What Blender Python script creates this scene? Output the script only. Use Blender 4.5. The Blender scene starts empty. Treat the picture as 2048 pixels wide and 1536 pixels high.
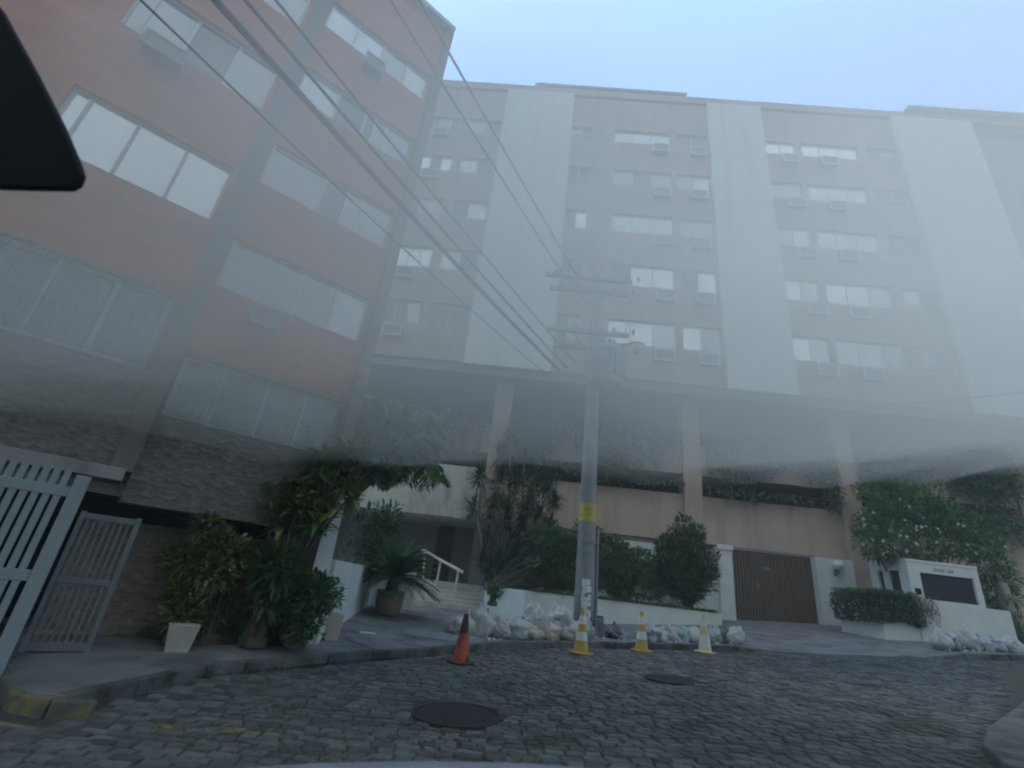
import bpy, bmesh, math, random
from mathutils import Vector, Matrix, noise
R = random.Random(7)
PI = math.pi
scn = bpy.context.scene
COL = scn.collection

# ---------------------------------------------------------------- camera model (also used to survey real positions)
FPX, TILT, EYE = 955.0, math.radians(23), 1.55
ROLL = math.atan2(266, 2238)
_ct, _st, _ca, _sa = math.cos(TILT), math.sin(TILT), math.cos(ROLL), math.sin(ROLL)
def spot(px, py, y):
    """point at depth y (metres ahead) on the sight line of photo pixel px, py"""
    dx, dy = px - 1024, py - 768
    h = dx*_ca + dy*_sa; v = dx*_sa - dy*_ca
    f = _ct*FPX - _st*v; u = _st*FPX + _ct*v
    return Vector((h*y/f, y, EYE + u*y/f))

# ---------------------------------------------------------------- ground heights
def road_z(x, y):
    return .068*.5*(x + math.sqrt(x*x + 1)) + .018*max(0, y - 6)
KX = [-3.9, -3.6, -2.97, -1.95, -.6, .6, 2.6, 4.4, 7, 10, 12.5, 14.5, 25]
KY = [5.7, 7.5, 8.5, 10, 11.8, 13.3, 14.1, 14.35, 14.6, 14.75, 14.9, 15.1, 16.5]
def kerb_y(x):
    if x <= KX[0]: return KY[0]
    for i in range(len(KX)-1):
        if x <= KX[i+1]:
            return KY[i] + (KY[i+1]-KY[i])*(x-KX[i])/(KX[i+1]-KX[i])
    return KY[-1]
def walk_z(x, y):
    return road_z(x, y) + .13 + .02*max(0, y - kerb_y(x))

# ---------------------------------------------------------------- materials
def nt(name):
    m = bpy.data.materials.new(name); m.use_nodes = True
    t = m.node_tree; t.nodes.clear()
    out = t.nodes.new('ShaderNodeOutputMaterial')
    return m, t, out
def N(t, typ, **kw):
    n = t.nodes.new(typ)
    for k, v in kw.items():
        if k in n.inputs.keys(): n.inputs[k].default_value = v
        else: setattr(n, k, v)
    return n
def ramp(t, src, stops):
    r = t.nodes.new('ShaderNodeValToRGB')
    el = r.color_ramp.elements
    while len(el) < len(stops): el.new(.5)
    for e, (p, c) in zip(el, stops):
        e.position = p; e.color = (*c, 1)
    t.links.new(src, r.inputs[0])
    return r.outputs[0]
def mul(c, k): return tuple(min(1, a*k) for a in c)
def coords(t, scale=(1, 1, 1), rot=(0, 0, 0)):
    tc = t.nodes.new('ShaderNodeTexCoord'); mp = t.nodes.new('ShaderNodeMapping')
    mp.inputs['Scale'].default_value = scale; mp.inputs['Rotation'].default_value = rot
    t.links.new(tc.outputs['Object'], mp.inputs[0])
    return mp.outputs[0]
def mat(name, base, rough=.7, var=.25, scale=3., bump=.15, bscale=40., stain=None, stretch=(1, 1, 1), spec=.4, metal=0., island=0.):
    """procedural surface: two octaves of noise in colour, fine bump, optional stains with a shape of their own"""
    m, t, out = nt(name); L = t.links
    p = N(t, 'ShaderNodeBsdfPrincipled', Roughness=rough, Metallic=metal)
    p.inputs['Specular IOR Level'].default_value = spec
    co = coords(t, stretch)
    n1 = N(t, 'ShaderNodeTexNoise', Scale=scale, Detail=8., Roughness=.65); L.new(co, n1.inputs['Vector'])
    c = ramp(t, n1.outputs['Fac'], [(.3, mul(base, 1-var)), (.52, base), (.72, mul(base, 1+var*.7))])
    if island:
        g = N(t, 'ShaderNodeNewGeometry')
        rr = ramp(t, g.outputs['Random Per Island'], [(0, (1-island,)*3), (1, (1+island,)*3)])
        mx = N(t, 'ShaderNodeMix', data_type='RGBA', blend_type='MULTIPLY'); mx.inputs[0].default_value = 1
        L.new(c, mx.inputs[6]); L.new(rr, mx.inputs[7]); c = mx.outputs[2]
    if stain:
        col, sc, lo, hi, st = stain
        co2 = coords(t, st)
        n3 = N(t, 'ShaderNodeTexNoise', Scale=sc, Detail=6., Roughness=.6); L.new(co2, n3.inputs['Vector'])
        f = ramp(t, n3.outputs['Fac'], [(lo, (0, 0, 0)), (hi, (1, 1, 1))])
        mx = N(t, 'ShaderNodeMix', data_type='RGBA'); L.new(f, mx.inputs[0]); L.new(c, mx.inputs[6])
        mx.inputs[7].default_value = (*col, 1); c = mx.outputs[2]
    L.new(c, p.inputs['Base Color'])
    if bump:
        n2 = N(t, 'ShaderNodeTexNoise', Scale=bscale, Detail=4.); L.new(co, n2.inputs['Vector'])
        b = N(t, 'ShaderNodeBump', Strength=bump, Distance=.03); L.new(n2.outputs['Fac'], b.inputs['Height'])
        L.new(b.outputs[0], p.inputs['Normal'])
    L.new(p.outputs[0], out.inputs[0])
    return m
def brick_mat(name, c1, c2, mortar, w, h, msize=.006):
    m, t, out = nt(name); L = t.links
    p = N(t, 'ShaderNodeBsdfPrincipled', Roughness=.8)
    tc = N(t, 'ShaderNodeTexCoord'); sx = N(t, 'ShaderNodeSeparateXYZ'); cb = N(t, 'ShaderNodeCombineXYZ')
    L.new(tc.outputs['Object'], sx.inputs[0]); L.new(sx.outputs[0], cb.inputs[0]); L.new(sx.outputs[2], cb.inputs[1])
    b = N(t, 'ShaderNodeTexBrick', Scale=1.)
    b.inputs['Brick Width'].default_value = w; b.inputs['Row Height'].default_value = h
    b.inputs['Mortar Size'].default_value = msize; b.inputs['Color1'].default_value = (*c1, 1)
    b.inputs['Color2'].default_value = (*c2, 1); b.inputs['Mortar'].default_value = (*mortar, 1)
    L.new(cb.outputs[0], b.inputs['Vector'])
    n1 = N(t, 'ShaderNodeTexNoise', Scale=1.1, Detail=7.); mp = N(t, 'ShaderNodeMapping')
    mp.inputs['Scale'].default_value = (1, 3.2, 1)
    L.new(cb.outputs[0], mp.inputs[0]); L.new(mp.outputs[0], n1.inputs['Vector'])
    f = ramp(t, n1.outputs['Fac'], [(.3, (.72,)*3), (.55, (1,)*3), (.75, (1.18, 1.12, 1.1))])
    mx = N(t, 'ShaderNodeMix', data_type='RGBA', blend_type='MULTIPLY'); mx.inputs[0].default_value = 1
    L.new(b.outputs['Color'], mx.inputs[6]); L.new(f, mx.inputs[7]); L.new(mx.outputs[2], p.inputs['Base Color'])
    bp = N(t, 'ShaderNodeBump', Strength=.4, Distance=.01, invert=True); L.new(b.outputs['Fac'], bp.inputs['Height'])
    L.new(bp.outputs[0], p.inputs['Normal']); L.new(p.outputs[0], out.inputs[0])
    return m
def stone_mat(name, base):
    """rough split-stone cladding"""
    m, t, out = nt(name); L = t.links
    p = N(t, 'ShaderNodeBsdfPrincipled', Roughness=.9)
    co = coords(t, (4.6, 4.6, 9.), (0, .6, 0))
    v = N(t, 'ShaderNodeTexVoronoi', Scale=1.6); n1 = N(t, 'ShaderNodeTexNoise', Scale=2.5, Detail=8., Roughness=.7)
    L.new(co, v.inputs['Vector']); L.new(co, n1.inputs['Vector'])
    c = ramp(t, n1.outputs['Fac'], [(.28, mul(base, .62)), (.5, base), (.7, mul(base, 1.3))])
    vr = ramp(t, v.outputs['Color'], [(0, (.7, .7, .72)), (1, (1.2, 1.17, 1.1))])
    mx = N(t, 'ShaderNodeMix', data_type='RGBA', blend_type='MULTIPLY'); mx.inputs[0].default_value = 1
    L.new(c, mx.inputs[6]); L.new(vr, mx.inputs[7]); L.new(mx.outputs[2], p.inputs['Base Color'])
    ad = N(t, 'ShaderNodeMath', operation='ADD'); L.new(v.outputs['Distance'], ad.inputs[0]); L.new(n1.outputs['Fac'], ad.inputs[1])
    b = N(t, 'ShaderNodeBump', Strength=.7, Distance=.03); L.new(ad.outputs[0], b.inputs['Height'])
    L.new(b.outputs[0], p.inputs['Normal']); L.new(p.outputs[0], out.inputs[0])
    return m
def leaf_mat(name, dark, mid, tip, p_tip=.9, rough=.42):
    """leaves: each leaf (mesh island) has a hue of its own"""
    m, t, out = nt(name); L = t.links
    g = N(t, 'ShaderNodeNewGeometry')
    c = ramp(t, g.outputs['Random Per Island'], [(0, dark), (.55, mid), (p_tip, mul(mid, 1.25)), (1, tip)])
    p = N(t, 'ShaderNodeBsdfPrincipled', Roughness=rough); L.new(c, p.inputs['Base Color'])
    tr = N(t, 'ShaderNodeBsdfTranslucent'); L.new(c, tr.inputs[0])
    mx = N(t, 'ShaderNodeMixShader'); mx.inputs[0].default_value = .28
    L.new(p.outputs[0], mx.inputs[1]); L.new(tr.outputs[0], mx.inputs[2]); L.new(mx.outputs[0], out.inputs[0])
    return m
def pane_mat(name, base, refl, rough=.04, weave=0.):
    """window glass over a blind or a dark room: a mirror-like sheet mixed over the colour behind it"""
    m, t, out = nt(name); L = t.links
    d = N(t, 'ShaderNodeBsdfPrincipled', Roughness=.6)
    co = coords(t, (1.3, 1.3, .5))
    n1 = N(t, 'ShaderNodeTexNoise', Scale=1.2, Detail=3.); L.new(co, n1.inputs['Vector'])
    c = ramp(t, n1.outputs['Fac'], [(.35, mul(base, .7)), (.65, mul(base, 1.25))]); L.new(c, d.inputs['Base Color'])
    g = N(t, 'ShaderNodeBsdfGlossy', Roughness=rough); g.inputs['Color'].default_value = (.92, .97, 1, 1)
    n2 = N(t, 'ShaderNodeTexNoise', Scale=.9, Detail=1.); L.new(co, n2.inputs['Vector'])
    bp = N(t, 'ShaderNodeBump', Strength=.06, Distance=.05); L.new(n2.outputs['Fac'], bp.inputs['Height']); L.new(bp.outputs[0], g.inputs['Normal'])
    fr = N(t, 'ShaderNodeFresnel', IOR=1.5)
    ma = N(t, 'ShaderNodeMath', operation='ADD'); ma.inputs[1].default_value = refl; ma.use_clamp = True
    L.new(fr.outputs[0], ma.inputs[0])
    mx = N(t, 'ShaderNodeMixShader'); L.new(ma.outputs[0], mx.inputs[0]); L.new(d.outputs[0], mx.inputs[1]); L.new(g.outputs[0], mx.inputs[2])
    L.new(mx.outputs[0], out.inputs[0])
    return m

M = {}
M['pink'] = mat('pink_tile', (.40, .30, .24), .6, .12, .6, .12, 60, ((.24, .19, .165), 1.3, .5, .74, (1.2, 1.2, .14)))
M['white_slab'] = mat('white_render', (.64, .66, .62), .7, .08, .5, .1, 50, ((.46, .47, .43), 1.0, .52, .8, (1.8, 1.8, .07)))
M['white'] = mat('white_paint', (.54, .55, .51), .65, .1, 1.5, .12, 45, ((.40, .40, .36), 1.3, .58, .8, (1, 1, .5)))
M['dirty_white'] = mat('weathered_render', (.50, .48, .42), .8, .2, 1.3, .2, 30, ((.25, .24, .2), 1.4, .5, .75, (1, 1, .35)))
M['brick'] = brick_mat('orange_brick', (.50, .15, .07), (.40, .115, .055), (.26, .12, .075), .24, .065)
M['stone'] = stone_mat('split_stone', (.175, .165, .15))
M['stone_wall'] = stone_mat('rubble_stone', (.27, .225, .185))
M['concrete'] = mat('concrete', (.30, .30, .285), .85, .2, 2.2, .25, 30, ((.2, .2, .185), 1.6, .5, .7, (1, 1, .4)))
M['pilaster'] = mat('pilaster_render', (.17, .155, .14), .85, .2, 2.2, .25, 30)
M['concrete_pole'] = mat('pole_concrete', (.20, .205, .205), .85, .16, 3, .25, 60, ((.12, .12, .112), 1.8, .55, .75, (1, 1, .3)))
M['walk'] = mat('sidewalk_concrete', (.165, .168, .163), .85, .42, 1.6, .35, 22, ((.07, .072, .068), 1.1, .5, .72, (1, 1, 1)))
M['kerb'] = mat('kerb_stone', (.10, .10, .096), .9, .4, 2.5, .5, 18, ((.028, .03, .02), 2.2, .48, .64, (1, 1, 1)), island=.25)
M['kerb_yellow'] = mat('kerb_yellow_paint', (.17, .145, .06), .85, .3, 3, .3, 30, ((.085, .085, .07), 4.5, .38, .54, (1, 1, 1)))
M['dirt'] = mat('joint_dirt', (.05, .05, .042), .95, .4, 4, .4, 40, ((.05, .06, .025), .8, .5, .6, (1, 1, 1)))
M['stone_set'] = mat('granite_sett', (.105, .11, .105), .92, .3, 6, .5, 35, ((.058, .055, .042), .9, .55, .7, (1, 1, 1)), spec=.2, island=.34)
M['stone_yellow'] = mat('painted_sett', (.17, .15, .075), .8, .35, 6, .4, 35)
M['iron'] = mat('cast_iron', (.035, .036, .036), .55, .3, 6, .5, 60, metal=.3)
M['alu'] = mat('aluminium', (.42, .45, .46), .4, .08, 3, .02, 60, metal=.5)
M['frame_white'] = mat('white_window_frame', (.62, .64, .64), .5, .08, 3, .02, 60)
M['steel_grey'] = mat('grey_painted_steel', (.15, .165, .175), .5, .12, 4, .05, 60)
M['gate_white'] = mat('white_painted_steel', (.25, .28, .29), .5, .1, 4, .05, 60)
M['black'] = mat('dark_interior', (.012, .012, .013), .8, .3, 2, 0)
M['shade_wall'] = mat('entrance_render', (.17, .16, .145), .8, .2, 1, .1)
M['garage'] = mat('brown_slats', (.12, .085, .05), .55, .2, 4, .1, 50)
M['ac'] = mat('air_conditioner_grey', (.20, .20, .19), .6, .2, 5, .1)
M['tile'] = mat('roof_tile', (.20, .13, .11), .8, .3, 5, .2)
M['soil'] = mat('soil', (.05, .04, .03), .95, .5, 5, .6, 25)
M['bark'] = mat('bark', (.10, .085, .065), .9, .4, 6, .6, 25, stretch=(1, 1, .35))
M['pale_bark'] = mat('pale_bark', (.24, .22, .19), .9, .35, 6, .5, 25, stretch=(1, 1, .35))
M['pane_pale'] = pane_mat('pane_with_blind', (.50, .53, .53), .26)
M['pane_blue'] = pane_mat('pane_reflecting_sky', (.11, .13, .155), .2)
M['pane_dark'] = pane_mat('pane_dark_room', (.025, .028, .03), .06)
M['pane_black'] = pane_mat('pane_black_room', (.008, .009, .012), -.02)
M['pane_mid'] = pane_mat('pane_half_dark', (.12, .14, .15), .2)
M['pane_white'] = pane_mat('pane_bright_reflection', (.72, .75, .74), .5)
M['grille'] = mat('window_grille', (.20, .23, .22), .5, .1, 4, 0)
M['cone_red'] = mat('dirty_orange_rubber', (.46, .085, .04), .65, .25, 4, .1, 40, ((.03, .025, .022), 4.2, .47, .60, (1, 1, 1)))
M['cone_dark'] = mat('blackened_rubber', (.06, .03, .025), .8, .4, 6, .2)
M['cone_yellow'] = mat('yellow_rubber', (.42, .27, .05), .55, .14, 5, .05, 40, ((.25, .17, .06), 5, .58, .75, (1, 1, 1)))
M['cone_white'] = mat('reflective_white', (.5, .51, .5), .4, .1, 6, .03, 40, ((.4, .4, .37), 5, .58, .75, (1, 1, 1)))
M['cone_faded'] = mat('faded_yellow_rubber', (.52, .42, .20), .6, .14, 5, .05, 40)
M['cone_cream'] = mat('cream_base', (.55, .48, .30), .6, .14, 5, .05, 40)
def sack_mat(name, base, print_col, lo):
    return mat(name, base, .5, .16, 5, .35, 22, (print_col, 4.2, lo, lo+.03, (1, 1, 1.6)))
M['sack_white'] = sack_mat('white_woven_plastic', (.37, .365, .345), (.25, .25, .235), .60)
M['sack_pink'] = sack_mat('white_plastic_pink_print', (.38, .37, .35), (.33, .14, .13), .62)
M['sack_blue'] = sack_mat('white_plastic_blue_print', (.38, .385, .37), (.06, .15, .20), .60)
M['sack_tan'] = sack_mat('paper_sack', (.40, .34, .27), (.33, .29, .24), .55)
M['sack_grey'] = sack_mat('grey_plastic', (.30, .33, .35), (.14, .17, .2), .57)
M['sack_yellow'] = sack_mat('yellow_plastic', (.62, .52, .07), (.52, .45, .2), .6)
M['sack_teal'] = sack_mat('teal_plastic', (.20, .27, .28), (.34, .36, .36), .47)
M['sack_dark'] = sack_mat('dark_green_plastic', (.07, .09, .08), (.16, .2, .2), .58)
M['sack_navy'] = sack_mat('navy_plastic', (.11, .14, .18), (.36, .37, .37), .45)
M['board'] = mat('broken_board', (.34, .36, .37), .8, .25, 5, .2)
M['terracotta'] = mat('clay_pot', (.24, .17, .12), .85, .25, 4, .2)
M['block'] = mat('beige_block', (.42, .38, .32), .85, .12, 3, .25, 25)
M['sign_yellow'] = mat('yellow_enamel', (.36, .29, .04), .5, .12, 6, .03, 40)
M['sign_dark'] = mat('dark_print', (.20, .17, .03), .6, .1, 6, 0)
M['wire'] = mat('cable_black', (.03, .033, .035), .6, .1, 6, 0)
M['ceramic'] = mat('insulator', (.14, .12, .11), .3, .1, 6, 0)
M['transformer'] = mat('transformer_paint', (.27, .30, .34), .55, .15, 4, .05)
M['wood'] = mat('crossarm_timber', (.20, .19, .17), .85, .3, 5, .2)
M['car_paint'] = mat('pale_car_paint', (.26, .28, .29), .22, .04, 2, 0, spec=.6)
M['car_plastic'] = mat('black_plastic', (.004, .004, .0045), .85, .2, 6, .02, spec=.08)
M['mirror'] = mat('mirror_silver', (.8, .8, .8), .03, .02, 2, 0, metal=1.)
M['lamp_white'] = mat('opal_glass', (.55, .58, .57), .25, .1, 4, .02)
M['rail'] = mat('cream_painted_rail', (.56, .53, .44), .5, .1, 5, .05)
M['hill'] = mat('wooded_hill', (.05, .075, .035), .95, .5, .12, .5, 1.)
# leaves
M['leaf_dark'] = leaf_mat('leaf_dark_green', (.02, .045, .02), (.048, .105, .04), (.10, .15, .045))
M['leaf_mid'] = leaf_mat('leaf_green', (.035, .075, .028), (.075, .165, .055), (.15, .21, .05))
M['leaf_bright'] = leaf_mat('leaf_bright_green', (.02, .055, .014), (.05, .145, .03), (.14, .26, .06))
M['leaf_olive'] = leaf_mat('leaf_olive', (.05, .06, .022), (.17, .18, .06), (.42, .38, .11), .8)
M['leaf_yellow'] = leaf_mat('leaf_yellow', (.12, .13, .03), (.26, .25, .06), (.5, .42, .08), .8)
M['leaf_cycad'] = leaf_mat('leaf_cycad', (.025, .065, .03), (.06, .15, .065), (.10, .21, .09))
M['leaf_hedge'] = leaf_mat('leaf_hedge', (.012, .03, .014), (.025, .06, .022), (.08, .15, .03))
M['leaf_vine'] = leaf_mat('leaf_vine', (.02, .05, .018), (.06, .13, .04), (.15, .24, .08))
M['leaf_dry'] = leaf_mat('leaf_dry', (.06, .05, .03), (.15, .12, .08), (.26, .22, .15))
M['flower_red'] = leaf_mat('petal_red', (.26, .05, .03), (.40, .09, .05), (.45, .15, .09))
M['flower_white'] = leaf_mat('petal_white', (.5, .52, .48), (.62, .64, .6), (.7, .72, .7))
M['grass'] = leaf_mat('grass_blade', (.03, .036, .015), (.07, .075, .03), (.16, .15, .06), .85)

# ---------------------------------------------------------------- mesh helpers
class MB:
    """collects faces; build() links them as ONE mesh object"""
    def __init__(s): s.v = []; s.f = []; s.mi = []; s.cur = 0
    def add(s, vs, fs):
        o = len(s.v); s.v.extend(vs)
        for f in fs: s.f.append([i+o for i in f]); s.mi.append(s.cur)
    def box(s, x0, x1, y0, y1, z0, z1, m=None):
        vs = [Vector((x, y, z)) for z in (z0, z1) for y in (y0, y1) for x in (x0, x1)]
        if m: vs = [m @ v for v in vs]
        s.add(vs, [(0, 2, 3, 1), (4, 5, 7, 6), (0, 1, 5, 4), (2, 6, 7, 3), (0, 4, 6, 2), (1, 3, 7, 5)])
    def tube(s, pts, r, n=8, cap=True):
        pts = [Vector(p) for p in pts]; rs = r if isinstance(r, (list, tuple)) else [r]*len(pts)
        vs = []; last = None
        for i, p in enumerate(pts):
            d = (pts[min(i+1, len(pts)-1)] - pts[max(i-1, 0)]).normalized()
            a = d.orthogonal().normalized() if last is None else (last - d*last.dot(d)).normalized()
            last = a; b = d.cross(a)
            for k in range(n):
                t = 2*PI*k/n; vs.append(p + (a*math.cos(t) + b*math.sin(t))*rs[i])
        fs = [(i*n+k, i*n+(k+1) % n, (i+1)*n+(k+1) % n, (i+1)*n+k) for i in range(len(pts)-1) for k in range(n)]
        if cap: fs += [tuple(reversed(range(n))), tuple(range((len(pts)-1)*n, len(pts)*n))]
        s.add(vs, fs)
    def lathe(s, prof, c=(0, 0, 0), n=20, lean=(0, 0)):
        vs = []
        for r, z in prof:
            for k in range(n):
                t = 2*PI*k/n; vs.append(Vector((c[0]+r*math.cos(t)+lean[0]*z, c[1]+r*math.sin(t)+lean[1]*z, c[2]+z)))
        fs = [(i*n+k, i*n+(k+1) % n, (i+1)*n+(k+1) % n, (i+1)*n+k) for i in range(len(prof)-1) for k in range(n)]
        fs += [tuple(reversed(range(n))), tuple(range((len(prof)-1)*n, len(prof)*n))]
        s.add(vs, fs)
    def prism(s, poly, z0, z1):
        n = len(poly)
        s.add([Vector((x, y, z)) for z in (z0, z1) for x, y in poly],
              [tuple(reversed(range(n))), tuple(range(n, 2*n))] + [(i, (i+1) % n, n+(i+1) % n, n+i) for i in range(n)])
    def leaf(s, p, d, up, l, w, fold=.25, droop=.0):
        d = d.normalized(); side = d.cross(up)
        if side.length < 1e-3: side = d.orthogonal()
        side.normalize(); nn = side.cross(d)
        mid = p + d*l*.45 - nn*fold*w*.5
        s.add([p, mid+side*w*.5+nn*fold*w*.5, mid-side*w*.5+nn*fold*w*.5, p+d*l-Vector((0, 0, droop*l)), mid],
              [(0, 4, 1), (0, 2, 4), (4, 3, 1), (4, 2, 3)])
    def build(s, name, m, parent=None, loc=None, smooth=False, bevel=0, mats=None):
        me = bpy.data.meshes.new(name); me.from_pydata([tuple(v) for v in s.v], [], s.f)
        for mm in (mats or [m]): me.materials.append(M[mm] if isinstance(mm, str) else mm)
        if mats: me.polygons.foreach_set('material_index', s.mi)
        if smooth: me.polygons.foreach_set('use_smooth', [True]*len(me.polygons))
        me.update()
        o = bpy.data.objects.new(name, me); COL.objects.link(o)
        if parent: o.parent = parent
        if loc: o.location = loc
        if bevel:
            b = o.modifiers.new('bevel', 'BEVEL'); b.width = bevel; b.segments = 2; b.limit_method = 'ANGLE'
        return o
def tag(o, label=None, cat=None, group=None, kind=None):
    if label: o['label'] = label
    if cat: o['category'] = cat
    if group: o['group'] = group
    if kind: o['kind'] = kind
    return o
def thing(name, label, cat, loc=(0, 0, 0), rz=0, group=None):
    o = bpy.data.objects.new(name, None); COL.objects.link(o)
    o.location = loc; o.rotation_euler = (0, 0, rz); o.empty_display_size = .2
    return tag(o, label, cat, group)
def copy_tree(o, parent=None):
    c = o.copy(); COL.objects.link(c)
    if parent: c.parent = parent
    for ch in list(o.children): copy_tree(ch, c)
    return c
def wall_holes(mb, s0, s1, z0, z1, y, holes, depth):
    """front sheet at y with real openings and their reveals going depth inwards"""
    xs = sorted({s0, s1, *[h[0] for h in holes], *[h[1] for h in holes]}); zs = sorted({z0, z1, *[h[2] for h in holes], *[h[3] for h in holes]})
    xs = [x for x in xs if s0 <= x <= s1]; zs = [z for z in zs if z0 <= z <= z1]
    for a, b in zip(xs, xs[1:]):
        for c, d in zip(zs, zs[1:]):
            mx, mz = (a+b)/2, (c+d)/2
            if any(h[0] < mx < h[1] and h[2] < mz < h[3] for h in holes): continue
            mb.add([Vector((a, y, c)), Vector((b, y, c)), Vector((b, y, d)), Vector((a, y, d))], [(0, 1, 2, 3)])
    for a, b, c, d in holes:
        f = [Vector((a, y, c)), Vector((b, y, c)), Vector((b, y, d)), Vector((a, y, d))]
        k = [Vector((q.x, y+depth, q.z)) for q in f]
        mb.add(f+k, [(0, 4, 5, 1), (1, 5, 6, 2), (2, 6, 7, 3), (3, 7, 4, 0)])
def window(parent, y, a, b, c, d, panes, edges=None, fr='alu', fw=.05, rail=None):
    """frame part with its panes as a sub-part; panes: one material per pane"""
    n = len(panes); edges = edges or [a+(b-a)*i/n for i in range(n+1)]
    mb = MB()
    mb.box(a, b, y-.035, y+.03, c, c+fw); mb.box(a, b, y-.035, y+.03, d-fw, d)
    for i, e in enumerate(edges):
        x0 = a if i == 0 else (b-fw if i == n else e-fw/2)
        mb.box(x0, x0+fw, y-.03, y+.028, c+fw, d-fw)
    if rail:
        for z in rail: mb.box(a, b, y-.06, y-.03, z-.02, z+.02)
    f = mb.build('window', fr, parent)
    pb = MB(); ms = []
    for i in range(n):
        if panes[i] is None: continue
        if panes[i] not in ms: ms.append(panes[i])
        pb.cur = ms.index(panes[i]); yy = y + .004*(i % 2)
        tl = R.uniform(-.004, .004); tv = R.uniform(-.006, .006)
        pb.add([Vector((edges[i]+fw*.4, yy+tl, c+fw*.5+.001)), Vector((edges[i+1]-fw*.4, yy-tl, c+fw*.5)), Vector((edges[i+1]-fw*.4, yy-tl+tv, d-fw*.5)), Vector((edges[i]+fw*.4, yy+tl+tv, d-fw*.5))], [(0, 1, 2, 3)])
    if ms: pb.build('pane', None, f, mats=ms)
    return f

# ================================================================ SETTING
# ---- far terrain
mb = MB(); mb.add([Vector((-900, -900, -.6)), Vector((900, -900, -.6)), Vector((900, 900, -.6)), Vector((-900, 900, -.6))], [(0, 1, 2, 3)])
tag(mb.build('ground', 'dirt'), 'dark bare ground far around the street', 'ground', kind='structure')

# ---- cobbled road: a bed that follows the slope, with every granite sett laid on it
mb = MB(); nx, ny = 90, 70
for j in range(ny+1):
    for i in range(nx+1):
        x = -16 + 50*i/nx; y = -8 + 36*j/ny
        mb.v.append(Vector((x, y, road_z(x, y) - .012)))
for j in range(ny):
    for i in range(nx):
        a = j*(nx+1)+i; mb.f.append([a, a+1, a+nx+2, a+nx+1]); mb.mi.append(0)
def sett(cx, cy, w, h, rot, hh):
    z = road_z(cx, cy); c, s = math.cos(rot), math.sin(rot); q = []
    j = lambda k: R.uniform(-k, k)
    base = [(-w/2, -h/2), (0, -h/2), (w/2, -h/2), (w/2, h/2), (0, h/2), (-w/2, h/2)]
    base = [(x+j(.018), y+j(.014)) for x, y in base]
    tx, ty = j(.05), j(.05)
    for k, zz in ((1, -.05), (.985, hh-.012), (.88, hh)):
        for x, y in base:
            X, Y = x*k, y*(k if k == 1 else k-.05)
            q.append(Vector((cx+X*c-Y*s, cy+X*s+Y*c, z+zz+tx*X+ty*Y+(j(.003) if zz > 0 else 0))))
    fs = []
    for r in range(2):
        for k in range(6): fs.append((r*6+k, r*6+(k+1) % 6, r*6+6+(k+1) % 6, r*6+6+k))
    fs.append((12, 13, 16, 17)); fs.append((13, 14, 15, 16))
    mb.add(q, fs)
HOLES = [(-.19, 7.03, .50), (3.55, 10.1, .42)]
def in_view(x, y): return y > 3.6 and -.98*y-1.2 < x < 1.25*y+1.5
y = 3.6; row = 0
while y < 16.2:
    h = R.uniform(.125, .16); x = -8 + R.uniform(0, .3)
    while x < 19:
        w = R.uniform(.16, .28)
        cx, cy = x+w/2, y + .12*math.sin(x*.35) + .03*math.sin(x*2.1+row) - .012*x
        edge = cy < kerb_y(cx) - .2 if cx > -3.75 else (cy < 5.2 or (cx < -4.4 and cy < 5.2 - (cx+4.4)*1.15))
        if in_view(cx, cy) and edge and not any((cx-a)**2 + ((cy-b))**2 < (r+.1)**2 for a, b, r in HOLES) \
           and not (cx > 5.2 and cy < 5.6 + (cx-5.2)*.98 - .1 and cx < 30 and cy < 14):
            mb.cur = 2 if (cy < 5.7 and -4.2 < cx < -1.9 and cy > 5.0 and R.random() < .12) else 1
            sett(cx, cy, w-.016, h-.014, R.uniform(-.06, .06) + .05*math.cos(x*.35), R.uniform(.0, .012))
        x += w
    y += h; row += 1
tag(mb.build('road', None, mats=['dirt', 'stone_set', 'stone_yellow']), 'cobbled street of uneven grey granite setts', 'road', kind='structure')

# ---- pavements
mb = MB()
kp = [(-6.4, 7.6), (-5.6, 6.75), (-4.75, 5.9), (-4.3, 5.55), (-3.9, 5.6)]
bp = [(-7.6, 8.8), (-7.4, 9.6), (-7.2, 10.4), (-7, 11), (-6.9, 11.6)]
for x in [-3.78, -3.6, -3.3, -2.97, -2.5, -1.95, -1.3, -.6, 0, .6, 1.6, 2.6, 3.5, 4.4, 5.7, 7, 8.5, 10, 11.2, 12.5, 13.4, 14.5, 17, 20, 23, 27]:
    kp.append((x, kerb_y(x)))
    t = (x+3.78)/30.8; bp.append((-6.8+37*t, 12.5 + 14*min(1, t*4)))
def lift(x, y):
    if 7.6 < x < 13.1: return .02
    if 7.2 < x <= 7.6: return .13 - .11*(x-7.2)/.4
    if 13.1 <= x < 13.5: return .02 + .11*(x-13.1)/.4
    if x < -4.2: return max(.03, .13 - (-4.2-x)*.08)
    return .13
n = 16
for i, ((a, b), (c, d)) in enumerate(zip(kp, bp)):
    for j in range(n+1):
        t = (j/n)**1.5; x, y = a+(c-a)*t, b+(d-b)*t
        w = min(1, t*5); z = walk_z(x, y) - .13 + lift(a, b)*(1-w) + .13*w
        mb.v.append(Vector((x, y, z)))
    mb.v.append(Vector((a, b, road_z(a, b)-.08)))
st = n+2
for i in range(len(kp)-1):
    for j in range(n):
        q = i*st+j; mb.f.append([q, q+st, q+st+1, q+1]); mb.mi.append(0)
    mb.f.append([i*st+n+1, (i+1)*st+n+1, (i+1)*st, i*st]); mb.mi.append(0)
tag(mb.build('pavement', 'walk'), 'grey concrete pavement in front of the buildings', 'pavement', kind='structure')
mb = MB()   # pavement corner close by on the right
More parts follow.
